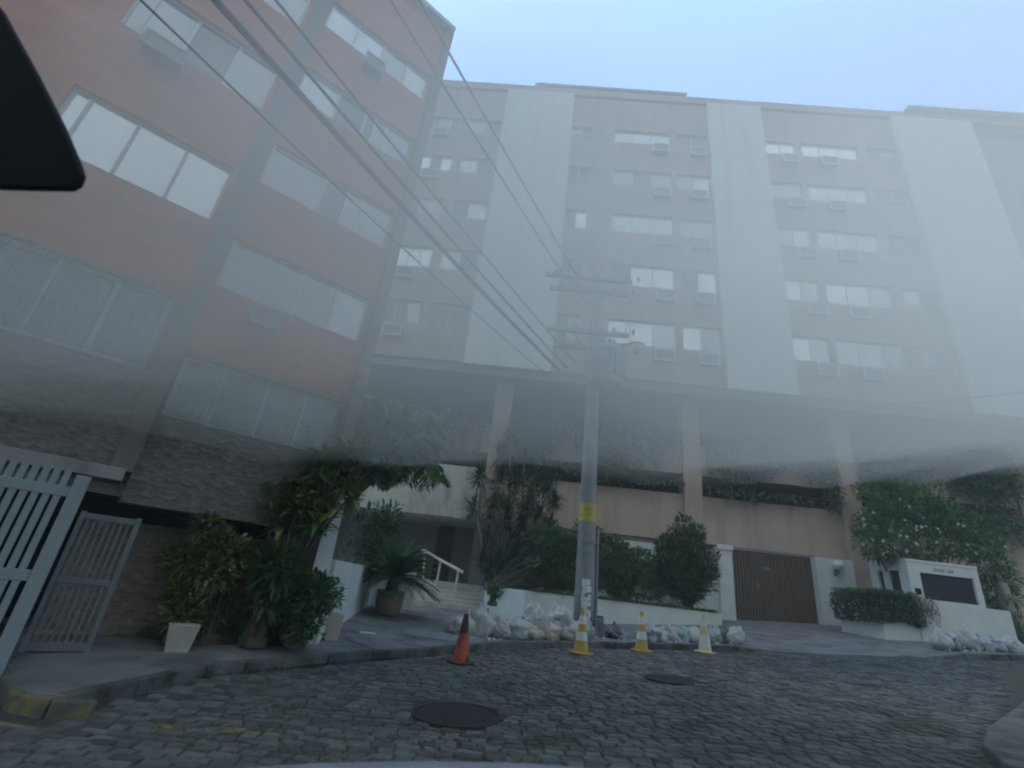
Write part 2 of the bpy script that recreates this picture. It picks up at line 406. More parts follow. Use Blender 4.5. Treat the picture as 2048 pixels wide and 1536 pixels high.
poly = [(5.2, 4.6), (5.3, 5.6), (5.75, 6.3), (6.5, 7.0), (8.2, 8.25), (12, 11.2), (16, 10), (14, 4), (9, 2.5)]
k = len(poly)
for z in (-.1, .13):
    for x, y in poly: mb.v.append(Vector((x, y, road_z(x, y)+z)))
for f in [tuple(range(k, 2*k))] + [(i, (i+1) % k, k+(i+1) % k, k+i) for i in range(k)]: mb.f.append(list(reversed(f))); mb.mi.append(0)
tag(mb.build('pavement', 'kerb', bevel=.03), 'rounded corner of pale pavement across the street on the right', 'pavement', kind='structure')
mb = MB(); a, b_ = Vector((-2.72, 10.9, 0)), Vector((-1.72, 10.02, 0))
for k in range(9):
    p = a.lerp(b_, k/8); n_ = Vector((.66, .75, 0))*.022
    for o in (-1, 1): mb.v.append(Vector((p.x+n_.x*o, p.y+n_.y*o, walk_z(p.x, p.y)+.006)))
for k in range(8): mb.f.append([2*k, 2*k+1, 2*k+3, 2*k+2]); mb.mi.append(0)
tag(mb.build('pavement_joint', 'dirt'), 'dark open joint across the pavement', 'pavement', kind='structure')
# ---- kerb of separate stones
def kerb_run(pts, m, label, wd=.17):
    mb = MB(); P = [Vector((x, y, 0)) for x, y in pts]; seg = []
    for a, b in zip(P, P[1:]):
        nn = max(1, round((b-a).length/.8))
        for i in range(nn): seg.append((a.lerp(b, i/nn), a.lerp(b, (i+1)/nn)))
    for a, b in seg:
        d = (b-a).normalized(); s = Vector((-d.y, d.x, 0)); g = .008; q = []
        for zz in (-.1, 1):
            for p, e in ((a, g), (b, -g)):
                for o in (-.045, wd-.03):
                    w = p + d*e + s*(o + (.02 if zz == 1 and o < 0 else 0)); j = R.uniform(-.006, .006)
                    z = road_z(p.x, p.y)
                    q.append(Vector((w.x, w.y, z-.1 if zz < 0 else z+lift(p.x, p.y)+.012+j)))
        mb.add(q, [(0, 1, 3, 2), (4, 6, 7, 5), (0, 2, 6, 4), (1, 5, 7, 3), (0, 4, 5, 1), (2, 3, 7, 6)])
    return tag(mb.build('kerb', m, bevel=.018), label, 'kerb', kind='structure')
xs = [-3.78, -3.6, -3.3, -2.97, -2.5, -1.95, -1.3, -.6, 0, .6, 1.6, 2.6, 3.5, 4.4, 5.7, 7, 7.5]
kerb_run([(-3.9, 5.6)] + [(x, kerb_y(x)) for x in xs], 'kerb', 'dark mossy stone kerb curving along the pavement')
kerb_run([(13.1, kerb_y(13.1)), (14.5, kerb_y(14.5)), (20, kerb_y(20)), (26, kerb_y(25.))], 'kerb', 'stone kerb in front of the white guardhouse')
kerb_run([(-6.4, 7.6), (-5.6, 6.75), (-4.75, 5.9), (-4.3, 5.5), (-3.9, 5.42), (-3.55, 5.5)], 'kerb_yellow', 'yellow painted kerb at the drive of the white gate', .11)
# yellow patches on the kerb and road
mb = MB()
for x in (1.62, 7.1):
    y = kerb_y(x); z = road_z(x, y); mb.box(x-.09, x+.09, y-.055, y-.049, z+.0, z+.12)
tag(mb.build('kerb_paint', 'kerb_yellow'), 'yellow paint marks on the kerb face', 'kerb', kind='structure')
# wooded hill across the valley behind the camera (the windows mirror it)
mb = MB(); nn = 160
for i in range(nn+1):
    x = -230 + 460*i/nn
    for j, (yy, k) in enumerate(((-75, 0), (-95, .55), (-120, 1), (-170, .4))):
        h = 74 + 14*math.sin(x*.021+1.2) + 6*math.sin(x*.09) + 3*math.sin(x*.23) + 4*noise.noise(Vector((x*.12, 0, 5)))
        mb.v.append(Vector((x, yy, -1 + h*k)))
for i in range(nn):
    for j in range(3):
        a = i*4+j; mb.f.append([a, a+1, a+5, a+4]); mb.mi.append(0)
tag(mb.build('hills', 'hill', smooth=True), 'wooded hill across the valley behind the street', 'hills', kind='structure')

# ================================================================ BRICK APARTMENT BUILDING (left)
BA = math.radians(37.3)
LB = thing('brick_apartment_building', 'orange brick apartment building with grey stone base on the left', 'building', (-5.64, 7.39, 0), BA)
def lb(s, y, z): return LB_M @ Vector((s, y, z))
LB_M = Matrix.Translation((-5.64, 7.39, 0)) @ Matrix.Rotation(BA, 4, 'Z')
TOP = 16.95
rows_far = [(3.52, 4.62), (6.05, 7.14), (8.58, 9.68), (11.2, 12.2), (13.72, 14.72)]
rows_near = [(4.1, 5.46), (7.16, 8.46), (10.15, 11.45), (12.9, 14.1)]
NS0 = -9.0
hn = [(-2.76, -.3, a, b) for a, b in rows_near] + [(-6.6, -3.6, a, b) for a, b in rows_near]
hf = [(.15, 2.97, a, b) for a, b in rows_far]
w = MB(); wall_holes(w, NS0, -.2, 5.47, TOP, 0, [h for h in hn if h[2] > 5], .22)
w.build('near_brick_wall', 'brick', LB)
w = MB(); wall_holes(w, .1, 3.06, 4.66, TOP, .16, [h for h in hf if h[2] > 4.7], .2)
w.build('far_brick_wall', 'brick', LB)
w = MB(); wall_holes(w, NS0, -.2, 2.55, 5.47, -.012, [(a, b, c, min(d, 5.468)) for a, b, c, d in hn if c < 5], .23)
wall_holes(w, .1, 3.06, 2.1, 4.66, .148, [(a, b, c, min(d, 4.658)) for a, b, c, d in hf if c < 4.7], .21)
w.build('stone_cladding', 'stone', LB)
w = MB(); w.box(-.2, .1, -.05, .5, 2.52, TOP); w.box(3.06, 3.3, .04, .6, .2, TOP); w.build('concrete_pilaster', 'pilaster', LB, bevel=.01)
w = MB(); w.box(NS0, .02, -.18, .6, 2.36, 2.545); w.build('lintel', 'concrete', LB, bevel=.01)
w = MB(); w.box(NS0, 3.06, .45, 8, 2.6, TOP-.05); w.box(.1, 3.06, 1.6, 8, .1, 2.58); w.box(NS0, 3.28, -.06, 8.2, TOP, TOP+.15); w.build('core', 'dirty_white', LB)
w = MB(); w.box(NS0, .1, 3.0, 3.1, .0, 2.36); w.box(-.2, 3.06, 1.41, 1.5, 1.0, 2.098); w.box(-.2, 3.06, .5, 1.4, 2.09, 2.098); w.box(NS0, NS0+.1, .61, 3.0, 0, 2.36); w.build('painted_recess_shade', 'black', LB)  # black sheets paint in the shade under the overhang and behind the gate
w = MB()
w.box(-.22, 3.10, .85, 1.4, -.2, 1.86); w.build('ground_wall', 'stone_wall', LB)
# windows: near bays
pal_n = [['pane_blue']*4, ['pane_white', 'pane_white', 'pane_white', 'pane_white'], ['pane_blue', 'pane_blue', 'pane_dark', 'pane_blue'], ['pane_blue']*4]
for (a, b), pl in zip(rows_near, pal_n):
    bay = pl == pal_n[0]
    e = [-2.76, -2.52 if bay else -2.5, -1.82, -1.05, -.3]
    window(LB, .12, -2.76, -.3, a, b, pl, [-2.76, -2.5, -1.82, -1.06, -.3], fw=.075 if bay else .055, fr='alu')
    window(LB, .12, -6.6, -3.6, a, b, ['pane_mid', 'pane_blue', 'pane_mid'])
pal_f = [['pane_blue', 'pane_blue', 'pane_mid', 'pane_mid'], ['pane_blue', 'pane_mid', 'pane_blue', 'pane_pale'],
         ['pane_blue', 'pane_blue', 'pane_dark', 'pane_blue', 'pane_blue'], ['pane_pale', 'pane_dark', 'pane_dark', 'pane_mid', 'pane_blue'],
         ['pane_pale', 'pane_pale', 'pane_blue', 'pane_pale']]
eds = [[.15, .82, 1.55, 2.25, 2.97], [.15, .83, 1.53, 2.24, 2.97], [.15, .84, 1.33, 1.85, 2.24, 2.97], [.15, 1.0, 1.7, 1.95, 2.26, 2.97], [.15, .88, 1.61, 2.32, 2.97]]
for (a, b), pl, e in zip(rows_far, pal_f, eds): window(LB, .27, .15, 2.97, a, b, pl, e)
# security grilles on the first floor
def grille(a, b, c, d, y, step):
    g = MB(); x = a
    while x <= b: g.box(x-.008, x+.008, y-.008, y+.008, c, d+.12); x += step
    for z in (c+.1, (c+d)/2, d-.06, d+.05): g.box(a, b, y-.014, y-.006, z-.012, z+.012)
    return g.build('window_grille', 'grille', LB)
grille(-2.76, -.3, 4.1, 5.46, -.06, .135); grille(.15, 2.97, 3.52, 4.62, .1, .135)
def lb_ac(s0, s1, z0, z1, y):
    a = MB(); a.box(s0, s1, y-.3, y+.05, z0, z1); o = a.build('air_conditioner', 'ac', LB, bevel=.01)
    f = MB(); t = .035
    f.box(s0-.02, s1+.02, y-.325, y-.298, z0-.02, z0+t); f.box(s0-.02, s1+.02, y-.325, y-.298, z1-t, z1+.02)
    f.box(s0-.02, s0+t, y-.325, y-.298, z0+t, z1-t); f.box(s1-t, s1+.02, y-.325, y-.298, z0+t, z1-t); f.build('casing', 'concrete', o)
lb_ac(.82, 1.3, 5.5, 5.82, .16); lb_ac(-2.3, -1.65, 9.75, 10.08, 0); lb_ac(1.2, 1.7, 13.2, 13.55, .16)

# gates of the drive
G1 = thing('driveway_gate', 'big white steel gate of vertical bars at the left edge', 'gate', lb(0, -1.2, 0), BA)
w = MB(); zb, zt = .14, 2.25
for z0, z1 in ((zb, zb+.12), (1.02, 1.14), (1.98, 2.1)): w.box(-3.2, -.43, -.03, .03, z0, z1)
w.build('rail', 'gate_white', G1, bevel=.006)
w = MB()
w.box(-.43, -.28, -.05, .05, .05, zt); w.build('stile', 'gate_white', G1, bevel=.008); w = MB(); w.box(-3.35, -3.2, -.05, .05, .05, zt); w.build('stile', 'gate_white', G1, bevel=.008)
w = MB(); s = -3.12
while s < -.5: w.box(s-.034, s+.034, -.022, .022, zb+.12, 1.02); w.box(s-.034, s+.034, -.022, .022, 1.14, 1.98); w.box(s-.034, s+.034, -.022, .022, 2.1, zt+.06); s += .1
o = w.build('bar', 'gate_white', G1); o['kind'] = 'stuff'
G2 = thing('pedestrian_gate', 'smaller grey barred gate standing between the white gate and the stone wall', 'gate', lb(0, -.42, 0), BA)
w = MB()
for z0, z1 in ((.2, .3), (.98, 1.06), (1.78, 1.86)): w.box(-.2, .36, -.025, .025, z0, z1)
w.box(-.26, -.2, -.03, .03, .18, 1.88); w.box(.36, .43, -.03, .03, .18, 1.88); w.build('frame', 'steel_grey', G2, bevel=.005)
w = MB(); s = -.15
while s < .34: w.box(s-.013, s+.013, -.012, .012, .3, .98); w.box(s-.013, s+.013, -.012, .012, 1.06, 1.78); s += .075
w.build('bar', 'steel_grey', G2)

# ================================================================ PINK APARTMENT BUILDING (centre and right)
PA = -math.atan(.05)
PB = thing('pink_apartment_building', 'pink apartment tower with white vertical slabs above open parking decks', 'building', (0, 22.3, 0), PA)
PB_M = Matrix.Translation((0, 22.3, 0)) @ Matrix.Rotation(PA, 4, 'Z')
def pbp(s, y, z): return PB_M @ Vector((s, y, z))
Z0, Z1 = 11.95, 32.6
bot = [13.95, 17.65, 21.4, 25.05, 28.7]; hgt = [1.45, 1.4, 1.35, 1.25, 1.1]
cols = {'bl': (-7.5, -5.45), 'br': (-4.95, -2.75), 'cd': (1.95, 3.3), 'cl': (4.73, 8.36), 'cr': (8.7, 10.7), 'dl': (14.4, 16.3), 'dm': (16.65, 20.2), 'dr': (20.75, 22.65), 'bb': (-12, -8.6)}
holes = [(a, b, z, z+h) for a, b in cols.values() for z, h in zip(bot, hgt)]
w = MB(); wall_holes(w, -16, 22.8, Z0, Z1, 0, holes, .25); w.build('tower_wall', 'pink', PB)
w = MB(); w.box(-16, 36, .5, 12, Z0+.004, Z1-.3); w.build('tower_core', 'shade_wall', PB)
for a, b in ((-2.6, 1.9), (10.8, 14.3), (22.8, 27.8)):
    w = MB(); w.box(a, b, -.22, .49, Z0-.1, Z1+.15); w.build('white_slab', 'white_slab', PB, bevel=.015)
w = MB(); w.box(27.8, 36, 1.2, 3, Z0, Z1-.6); w.build('side_wing', 'concrete', PB)
w = MB(); w.box(-16, 36, -.1, .45, Z1+.152, Z1+.75); w.box(24, 36, -.35, .6, Z1+.75, Z1+.85); w.build('roof_parapet', 'pink', PB)
w = MB(); w.box(-.3, 9.4, .9, 6, Z1-.28, Z1+1.6); w.build('penthouse', 'dirty_white', PB); w = MB(); w.box(17, 24, 1.2, 5, Z1-.28, Z1+1.0); w.build('penthouse', 'dirty_white', PB)
w = MB()
s = -.5
while s < 9.6:
    w.tube([(s, .3, Z1+1.62), (s, 4, Z1+2.6)], .11, 6); s += .24
w.box(-.5, 9.6, .45, 4, Z1+1.603, Z1+1.7); w.build('roof_tiles', 'tile', PB); w = MB(); s = 24
while s < 36: w.tube([(s, -.4, Z1+.95), (s, 3, Z1+1.2)], .10, 6); s += .24
w.build('roof_tiles', 'tile', PB)
w = MB(); w.box(-.95, -.6, 1, 1.4, Z1+.75, Z1+2.7); w.build('chimney', 'pink', PB)
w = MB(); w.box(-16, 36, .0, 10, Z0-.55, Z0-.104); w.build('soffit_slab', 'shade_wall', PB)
rp = ['pane_pale', 'pane_blue', 'pane_pale', 'pane_mid', 'pane_white', 'pane_blue']
def mix(n, dark=.15):
    k = R.choice(rp); return [('pane_dark' if R.random() < dark else (k if R.random() < .7 else R.choice(rp))) for _ in range(n)]
spec = {'bl': (3, .5), 'br': (2, .5), 'cd': (2, .7), 'cl': (3, .06), 'cr': (2, .08), 'dl': (2, .05), 'dm': (3, .08), 'dr': (2, .75), 'bb': (3, .4)}
ac_at = {'cl': (7.15, 8.2), 'cr': (9.4, 10.45), 'dl': (15.3, 16.25), 'dm': (17.6, 18.55), 'bl': (-7.1, -6.1)}
fixed = {('cl', 0): ['pane_white', 'pane_white', 'pane_pale'], ('cr', 0): ['pane_white', 'pane_blue'], ('cl', 1): ['pane_dark', 'pane_white', 'pane_white'],
         ('cr', 1): ['pane_dark', 'pane_white'], ('cl', 2): ['pane_pale']*3, ('cr', 2): ['pane_blue']*2, ('dl', 0): ['pane_white', 'pane_pale'], ('dm', 0): ['pane_pale', 'pane_pale', 'pane_blue'],
         ('dl', 1): ['pane_white', 'pane_pale'], ('dm', 1): ['pane_white', 'pane_white', 'pane_pale'], ('dm', 2): ['pane_pale']*3, ('dl', 4): ['pane_white']*2, ('dm', 4): ['pane_white']*3,
         ('bl', 0): ['pane_dark', 'pane_dark', 'pane_mid'], ('br', 0): ['pane_dark', 'pane_dark'], ('br', 1): ['pane_pale', 'pane_dark']}
ac_proto = None
for key, (a, b) in cols.items():
    n, dk = spec[key]
    for i, (z, h) in enumerate(zip(bot, hgt)):
        pl = fixed.get((key, i)) or mix(n, dk)
        rl = [z+.25, z+.5] if key in ('cd', 'dr') and R.random() < .7 else None
        window(PB, .14, a, b, z, z+h, pl, fw=.06, rail=rl, fr='frame_white')
        if key in ac_at and not (key == 'bl' and i in (2,)):
            x0, x1 = ac_at[key]; zt = z - R.uniform(.26, .34)
            if ac_proto is None:
                q = MB(); q.box(-.48, .48, -.32, .1, -.6, 0); ac_proto = q.build('air_conditioner', 'ac', PB, bevel=.015)
                f = MB(); f.box(-.52, .52, -.36, -.32, -.64, -.57); f.box(-.52, .52, -.36, -.32, -.05, .02); f.box(-.52, -.45, -.36, -.32, -.57, -.05); f.box(.45, .52, -.36, -.32, -.57, -.05)
                f.build('casing', 'frame_white', ac_proto); o = ac_proto
            else: o = copy_tree(ac_proto, PB)
            o.location = ((x0+x1)/2 + R.uniform(-.08, .08), 0, zt); o.rotation_euler = (R.uniform(-.03, .03), 0, 0)
# parking decks under the tower
YD = 1.2
for a, b in ((-8.9, -8.0), (-.85, .05), (8.85, 9.75), (16.3, 17.3), (24.8, 26.0)):
    w = MB(); w.box(a, b, YD-.12, YD+.7, .9 if a > 5 else .5, Z0-.55); w.build('column', 'pink', PB, bevel=.02)
w = MB(); w.box(-1.0, 16.29, YD, YD+.25, 4.42, 6.62); w.build('deck_parapet', 'pink', PB)
w = MB(); w.box(-16, 36, YD+.02, YD+.27, 7.65, 9.2); w.box(-16, 36, YD+.28, YD+9, 7.7, 7.95); w.box(-16, 36, YD+.28, YD+9, 4.2, 4.4); w.build('deck_slab', 'pink', PB)
w = MB(); w.box(17.31, 36, YD, YD+.25, 1, 6.95); w.build('base_wall', 'pink', PB)
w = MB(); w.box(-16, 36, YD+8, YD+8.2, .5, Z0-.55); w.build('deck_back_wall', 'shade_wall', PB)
w = MB(); w.box(1.2, 10.2, YD-.3, YD+.2, .6, 4.15); w.build('white_base_wall', 'white', PB)
for a, b in ((10.2, 10.82), (14.55, 16.2)): w = MB(); w.box(a, b, YD-.45, YD+.3, .9, 4.35); w.build('garage_pier', 'white', PB, bevel=.015)
w = MB(); w.box(10.15, 10.87, YD-.5, YD-.46, 4.2, 4.42); w.build('pier_cap', 'white', PB)
w = MB(); s = 10.84
while s < 14.53:
    w.box(s, min(s+.085, 14.54), YD-.045, YD+.05, 1.0, 4.3); s += .135
gd = w.build('garage_door', 'garage', PB)
w = MB(); w.box(10.83, 14.54, YD+.055, YD+.09, 1.0, 4.41); w.build('backing', 'black', gd)
w = MB(); w.box(12.3, 12.65, YD-.07, YD-.048, 3.55, 3.7); w.box(12.0, 12.1, YD-.07, YD-.048, 2.75, 3.0); w.box(10.83, 14.54, YD-.075, YD-.05, 4.3, 4.42); w.build('fitting', 'steel_grey', gd)
# entrance: white canopy block, dark recess, floor, steps
w = MB(); w.box(-7.5, -1.0, -.3, 5, 4.15, 6.5); w.build('entrance_canopy', 'dirty_white', PB, bevel=.02)
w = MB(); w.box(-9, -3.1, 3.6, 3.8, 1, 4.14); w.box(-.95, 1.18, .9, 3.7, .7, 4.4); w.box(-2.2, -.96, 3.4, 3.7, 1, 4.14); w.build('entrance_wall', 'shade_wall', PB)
w = MB(); w.box(-3.09, -2.21, 3.55, 3.7, 1.4, 4.14); w.build('entrance_door', 'black', PB)
w = MB()
for i in range(6): w.box(-5.2, .7, -2.5+.36*i, 4.5, .3, .62+.145*(i+1))
w.build('entrance_step', 'dirty_white', PB, bevel=.015)
# lamp on the garage pier
la = thing('wall_lamp', 'white globe lamp on the white pier right of the garage door', 'lamp', pbp(15.35, YD-.45, 4.05), PA)
w = MB(); w.lathe([(.02, -.22), (.16, -.17), (.23, -.05), (.23, .05), (.16, .17), (.02, .22)], (0, -.3, 0), 16); w.build('globe', 'lamp_white', la, smooth=True)
w = MB(); w.tube([(0, 0, -.3), (0, -.2, -.34), (0, -.3, -.24)], .03); w.box(-.07, .07, -.03, 0, -.42, -.18); w.build('bracket', 'steel_grey', la)

# ================================================================ WALLS, STAIRS, GUARDHOUSE
fin = MB()   # white end wall with sloped top, against the brick building
fm = LB_M
prof = [(3.12, .3), (3.12, 3.0), (3.26, 3.0), (3.42, 2.78), (3.42, .3)]
fin.add([fm @ Vector((s, y, z)) for y in (-.05, .95) for s, z in prof], [(0, 1, 2, 3, 4), (9, 8, 7, 6, 5)] + [(i, 5+i, 5+(i+1) % 5, (i+1) % 5) for i in range(5)])
tag(fin.build('end_wall', 'white', bevel=.01), 'narrow white wall with sloped top at the corner of the brick building', 'wall')
w = MB()
for (x0, y0), (x1, y1) in (((-2.95, 9.9), (-3.3, 12.6)), ((-3.3, 12.6), (-3.75, 17.3)), ((-3.75, 17.3), (-2.45, 17.5))):
    d = Vector((x1-x0, y1-y0, 0)).normalized(); s = Vector((d.y, -d.x, 0))
    q = [Vector((x, y, z)) + s*o for z in (0, 1.68) for x, y in ((x0, y0), (x1, y1)) for o in (0, -.25)]
    w.add(q, [(0, 2, 3, 1), (4, 5, 7, 6), (0, 4, 6, 2), (1, 3, 7, 5), (0, 1, 5, 4), (2, 6, 7, 3)])
tag(w.build('low_wall', 'white'), 'low white garden wall behind the potted cycad', 'wall')
PL = [(1.3, 17.9), (9.2, 20.3), (9.2, 21.6), (-.1, 21.6), (-.1, 20.2)]
w = MB(); t = .2
for (x0, y0), (x1, y1) in zip(PL, PL[1:3]+PL[3:4]+PL[4:]+PL[:1]):
    d = Vector((x1-x0, y1-y0, 0)); d.normalize(); s = Vector((-d.y, d.x, 0)); e = d*.0
    q = [Vector((x, y, z)) + s*o for z in (.2, 1.53) for x, y in ((x0, y0), (x1, y1)) for o in (0, t)]
    w.add(q, [(0, 1, 3, 2), (4, 6, 7, 5), (0, 2, 6, 4), (1, 5, 7, 3), (0, 4, 5, 1), (2, 3, 7, 6)])
pw = tag(w.build('planter_wall', 'white'), 'long low white planter wall behind the utility pole', 'planter')
w = MB(); w.prism([(1.35, 18.1), (9.05, 20.42), (9.05, 21.5), (.05, 21.5), (.05, 20.25)], 1.2, 1.46); w.build('soil', 'soil', pw)
hr = thing('handrail', 'cream metal handrail on the entrance steps', 'handrail', (0, 0, 0))
w = MB(); P3 = [Vector((-1.26, 20.25, .62)), Vector((-2.1, 21.1, .95)), Vector((-2.72, 21.9, 1.3))]; T3 = [Vector((-1.22, 20.25, 1.98)), Vector((-2.05, 21.1, 2.28)), Vector((-2.9, 21.95, 2.62))]
for a, b in zip(P3, T3):
    w = MB(); w.tube([a, b], .045, 8); w.build('post', 'rail', hr, smooth=False)
w = MB(); w.tube([T3[0]+Vector((.2, -.15, -.08)), T3[0], T3[1], T3[2], T3[2]+Vector((-.15, .3, .0))], .055, 8); w.build('rail', 'rail', hr)

GH = thing('guardhouse', 'small white guardhouse with wide dark window, under green shrub', 'guardhouse', (0, 0, 0))
gx0, gx1, gy = 15.35, 18.0, 18.25
w = MB()
def side_box(mb, x0, x1, y0, y1, z0, z1): mb.box(x0, x1, y0, y1, z0, z1)
wz0, wz1 = 2.82, 3.72
side_box(w, gx0, 15.78, gy, gy+.2, 2.6, 4.05); side_box(w, 17.78, gx1, gy, gy+.2, 2.6, 4.05); side_box(w, 15.78, 17.78, gy, gy+.2, wz1, 4.05); side_box(w, 15.78, 17.78, gy, gy+.2, 1.2, wz0)
for a, b in ((gy+.2, gy+.45), (gy+.95, gy+1.25), (gy+1.5, gy+1.9)): side_box(w, gx0, gx0+.18, a, b, 1.2, 4.05)
for a, b in ((gy+.45, gy+.95), (gy+1.25, gy+1.5)): side_box(w, gx0, gx0+.18, a, b, 3.75, 4.05); side_box(w, gx0, gx0+.18, a, b, 1.2, 2.7)
side_box(w, gx1-.18, gx1, gy+.2, gy+1.9, 1.2, 4.05); side_box(w, gx0+.18, gx1-.18, gy+1.72, gy+1.9, 1.2, 4.05)
w.build('wall', 'white', GH)
w = MB(); w.box(gx0-.015, gx1+.015, gy-.015, gy+1.92, 4.053, 4.16); w.build('roof', 'white', GH, bevel=.015)
wi = MB(); wi.box(15.78, 17.78, gy+.06, gy+.1, wz0, wz0+.04); wi.box(15.78, 17.78, gy+.06, gy+.1, wz1-.04, wz1); win = wi.build('window', 'car_plastic', GH)
wi = MB(); wi.add([Vector((15.78, gy+.09, wz0)), Vector((17.78, gy+.09, wz0)), Vector((17.78, gy+.09, wz1)), Vector((15.78, gy+.09, wz1))], [(0, 1, 2, 3)]); wi.build('pane', 'black', win)
for a, b in ((gy+.45, gy+.95), (gy+1.25, gy+1.5)):
    wi = MB(); wi.box(gx0+.07, gx0+.1, a, b, 2.7, 2.74); wi.box(gx0+.07, gx0+.1, a, b, 3.71, 3.75); win = wi.build('window', 'car_plastic', GH)
    wi = MB(); wi.add([Vector((gx0+.08, a, 2.7)), Vector((gx0+.08, b, 2.7)), Vector((gx0+.08, b, 3.75)), Vector((gx0+.08, a, 3.75))], [(0, 1, 2, 3)]); wi.build('pane', 'black', win)
w = MB()
x = 16.35
for k in range(9):
    hh = R.uniform(.07, .12)
    if k != 5: w.box(x, x+.035, gy-.02, gy-.002, 3.83, 3.83+hh)
    w.box(x, x+.07, gy-.02, gy-.002, 3.83, 3.85) if k % 3 == 0 else None
    x += .085
w.build('name_lettering', 'concrete', GH)
w = MB(); w.box(gx0+.12, gx0+.3, gy-.06, gy-.002, 2.95, 3.15); w.build('intercom', 'car_plastic', GH)
w = MB(); w.add([Vector(p) for p in [(14.95, 17.75, .9), (18.6, 18.0, .9), (18.6, 18.22, .9), (14.95, 18.0, .9), (14.95, 17.75, 2.72), (18.6, 18.0, 2.72), (18.6, 18.22, 2.72), (14.95, 18.0, 2.72)]],
    [(3, 2, 1, 0), (4, 5, 6, 7), (0, 1, 5, 4), (1, 2, 6, 5), (2, 3, 7, 6), (3, 0, 4, 7)])
tag(w.build('front_wall', 'white', bevel=.01), 'white wall below the guardhouse window', 'wall')
w = MB(); w.box(13.65, 14.93, 17.75, 19.9, .9, 1.92); hp = tag(w.build('hedge_planter', 'white', bevel=.015), 'white planter box under the clipped hedge', 'planter')

# ================================================================ UTILITY POLE, TRANSFORMER, WIRES
px, py = 2.92, 15.6
UP = thing('utility_pole', 'tall grey concrete utility pole with yellow plate beside the rubble sacks', 'utility pole', (px, py, walk_z(px, py)))
b0 = walk_z(px, py)
w = MB(); w.lathe([(.31, -.2), (.30, 1), (.26, 4), (.22, 8), (.19, 12.6)], n=20, lean=(-.006, 0)); w.build('shaft', 'concrete_pole', UP, smooth=True)
w = MB(); w.lathe([(.2795, 3.2), (.275, 3.75)], n=24, lean=(-.006, 0)); pl = w.build('number_plate', 'sign_yellow', UP)
w = MB()
for r_, (zz, hh) in enumerate(((3.58, .11), (3.40, .08))):
    for k in range(5 - r_*2):
        a = -PI/2 - .55 + .26*k + r_*.25
        c = Vector((math.cos(a)*.283 - .021, math.sin(a)*.283, zz)); m4 = Matrix.Translation(c) @ Matrix.Rotation(a+PI/2, 4, 'Z')
        w.box(-.018, .018, -.004, .004, -hh/2, hh/2, m4)
w.build('plate_mark', 'sign_dark', pl)
w = MB(); w.lathe([(.318, 1.0), (.318, 1.05)], n=20); w.lathe([(.302, 2.2), (.302, 2.24)], n=20); w.lathe([(.297, 2.55), (.297, 2.58)], n=20); w.build('band', 'steel_grey', UP)
w = MB(); w.tube([(.36, -.02, -.1), (.34, -.02, 1.2), (.32, 0, 3.0)], .055, 8); w.build('conduit', 'steel_grey', UP)
w = MB()
for k in range(26):
    a = -PI/2 + R.uniform(-.35, .45); zz = R.uniform(.1, 1.45); rr = .314; c = Vector((math.cos(a)*rr, math.sin(a)*rr, zz)); m4 = Matrix.Translation(c) @ Matrix.Rotation(a+PI/2, 4, 'Z')
    w.box(-R.uniform(.03, .08), R.uniform(.03, .08), -.003, .003, -R.uniform(.05, .12), R.uniform(.05, .12), m4)
w.build('paper_scrap', 'lamp_white', UP)
def crossarm(z, l, dy, m):
    w = MB(); w.box(-l*.52, l*.48, -.07+dy, .07+dy, z-.07, z+.07, Matrix.Rotation(-.03, 4, 'Y')); c = w.build('crossarm', m, UP)
    for t in (-.5, -.27, .2, .44):
        q = MB(); q.lathe([(.03, 0), (.075, .05), (.04, .1), (.075, .15), (.04, .2), (.02, .25)], (t*l, dy, z+.07-t*l*-.03), 10); q.build('insulator', 'ceramic', c)
crossarm(12.35, 3.4, -.25, 'wood'); crossarm(11.75, 3.0, -.25, 'wood'); crossarm(9.95, 3.0, -.27, 'wood'); crossarm(9.55, 2.4, .27, 'wood')
for a, b in (((-1.3, -.2, 12.3), (-.1, -.2, 10.9)), ((-.9, -.2, 9.9), (-.1, -.2, 8.9)), ((1.1, -.2, 12.4), (.1, -.2, 11.5))): w = MB(); w.tube([a, b], .03, 6); w.build('brace', 'steel_grey', UP)
w = MB()
for k in range(3):
    w.lathe([(.04, 0), (.1, .05), (.06, .1), (.1, .15), (.05, .22), (.03, .4)], (.5+.45*k, -.45, 9.15), 10)
w.tube([(1.7, -.25, 9.75), (1.35, -.35, 9.7), (.9, -.45, 9.45)], .06, 8); w.build('cutout', 'ceramic', UP)
w = MB(); pts = []
for k in range(40):
    a = k/39*2*PI; pts.append((1.2+.42*math.cos(a), -.2, 11.0+.5*math.sin(a)))
w.tube(pts, .012, 5, False); w.tube([(1.5, -.2, 12.3), (1.55, -.25, 11.6), (1.1, -.3, 10.8), (.9, -.45, 9.6)], .012, 5); w.build('jumper', 'wire', UP)
TR = thing('transformer', 'grey ribbed transformer mounted high on the utility pole', 'transformer', (px+.22, py-.72, 8.25))
w = MB(); w.lathe([(.40, 0), (.52, .06), (.52, 1.25), (.46, 1.36), (.2, 1.42)], n=24); w.build('tank', 'transformer', TR, smooth=False)
w = MB()
for k in range(26):
    a = 2*PI*k/26; w.box(.5, .74, -.018, .018, .22, 1.2, Matrix.Rotation(a, 4, 'Z'))
o = w.build('cooling_fin', 'transformer', TR)
w = MB()
for a in (-2.2, -1.2, -.2): w.lathe([(.05, 1.36), (.09, 1.42), (.05, 1.5), (.09, 1.56), (.04, 1.65), (.02, 1.8)], (.3*math.cos(a), .3*math.sin(a), 0), 10)
w.build('bushing', 'ceramic', TR)
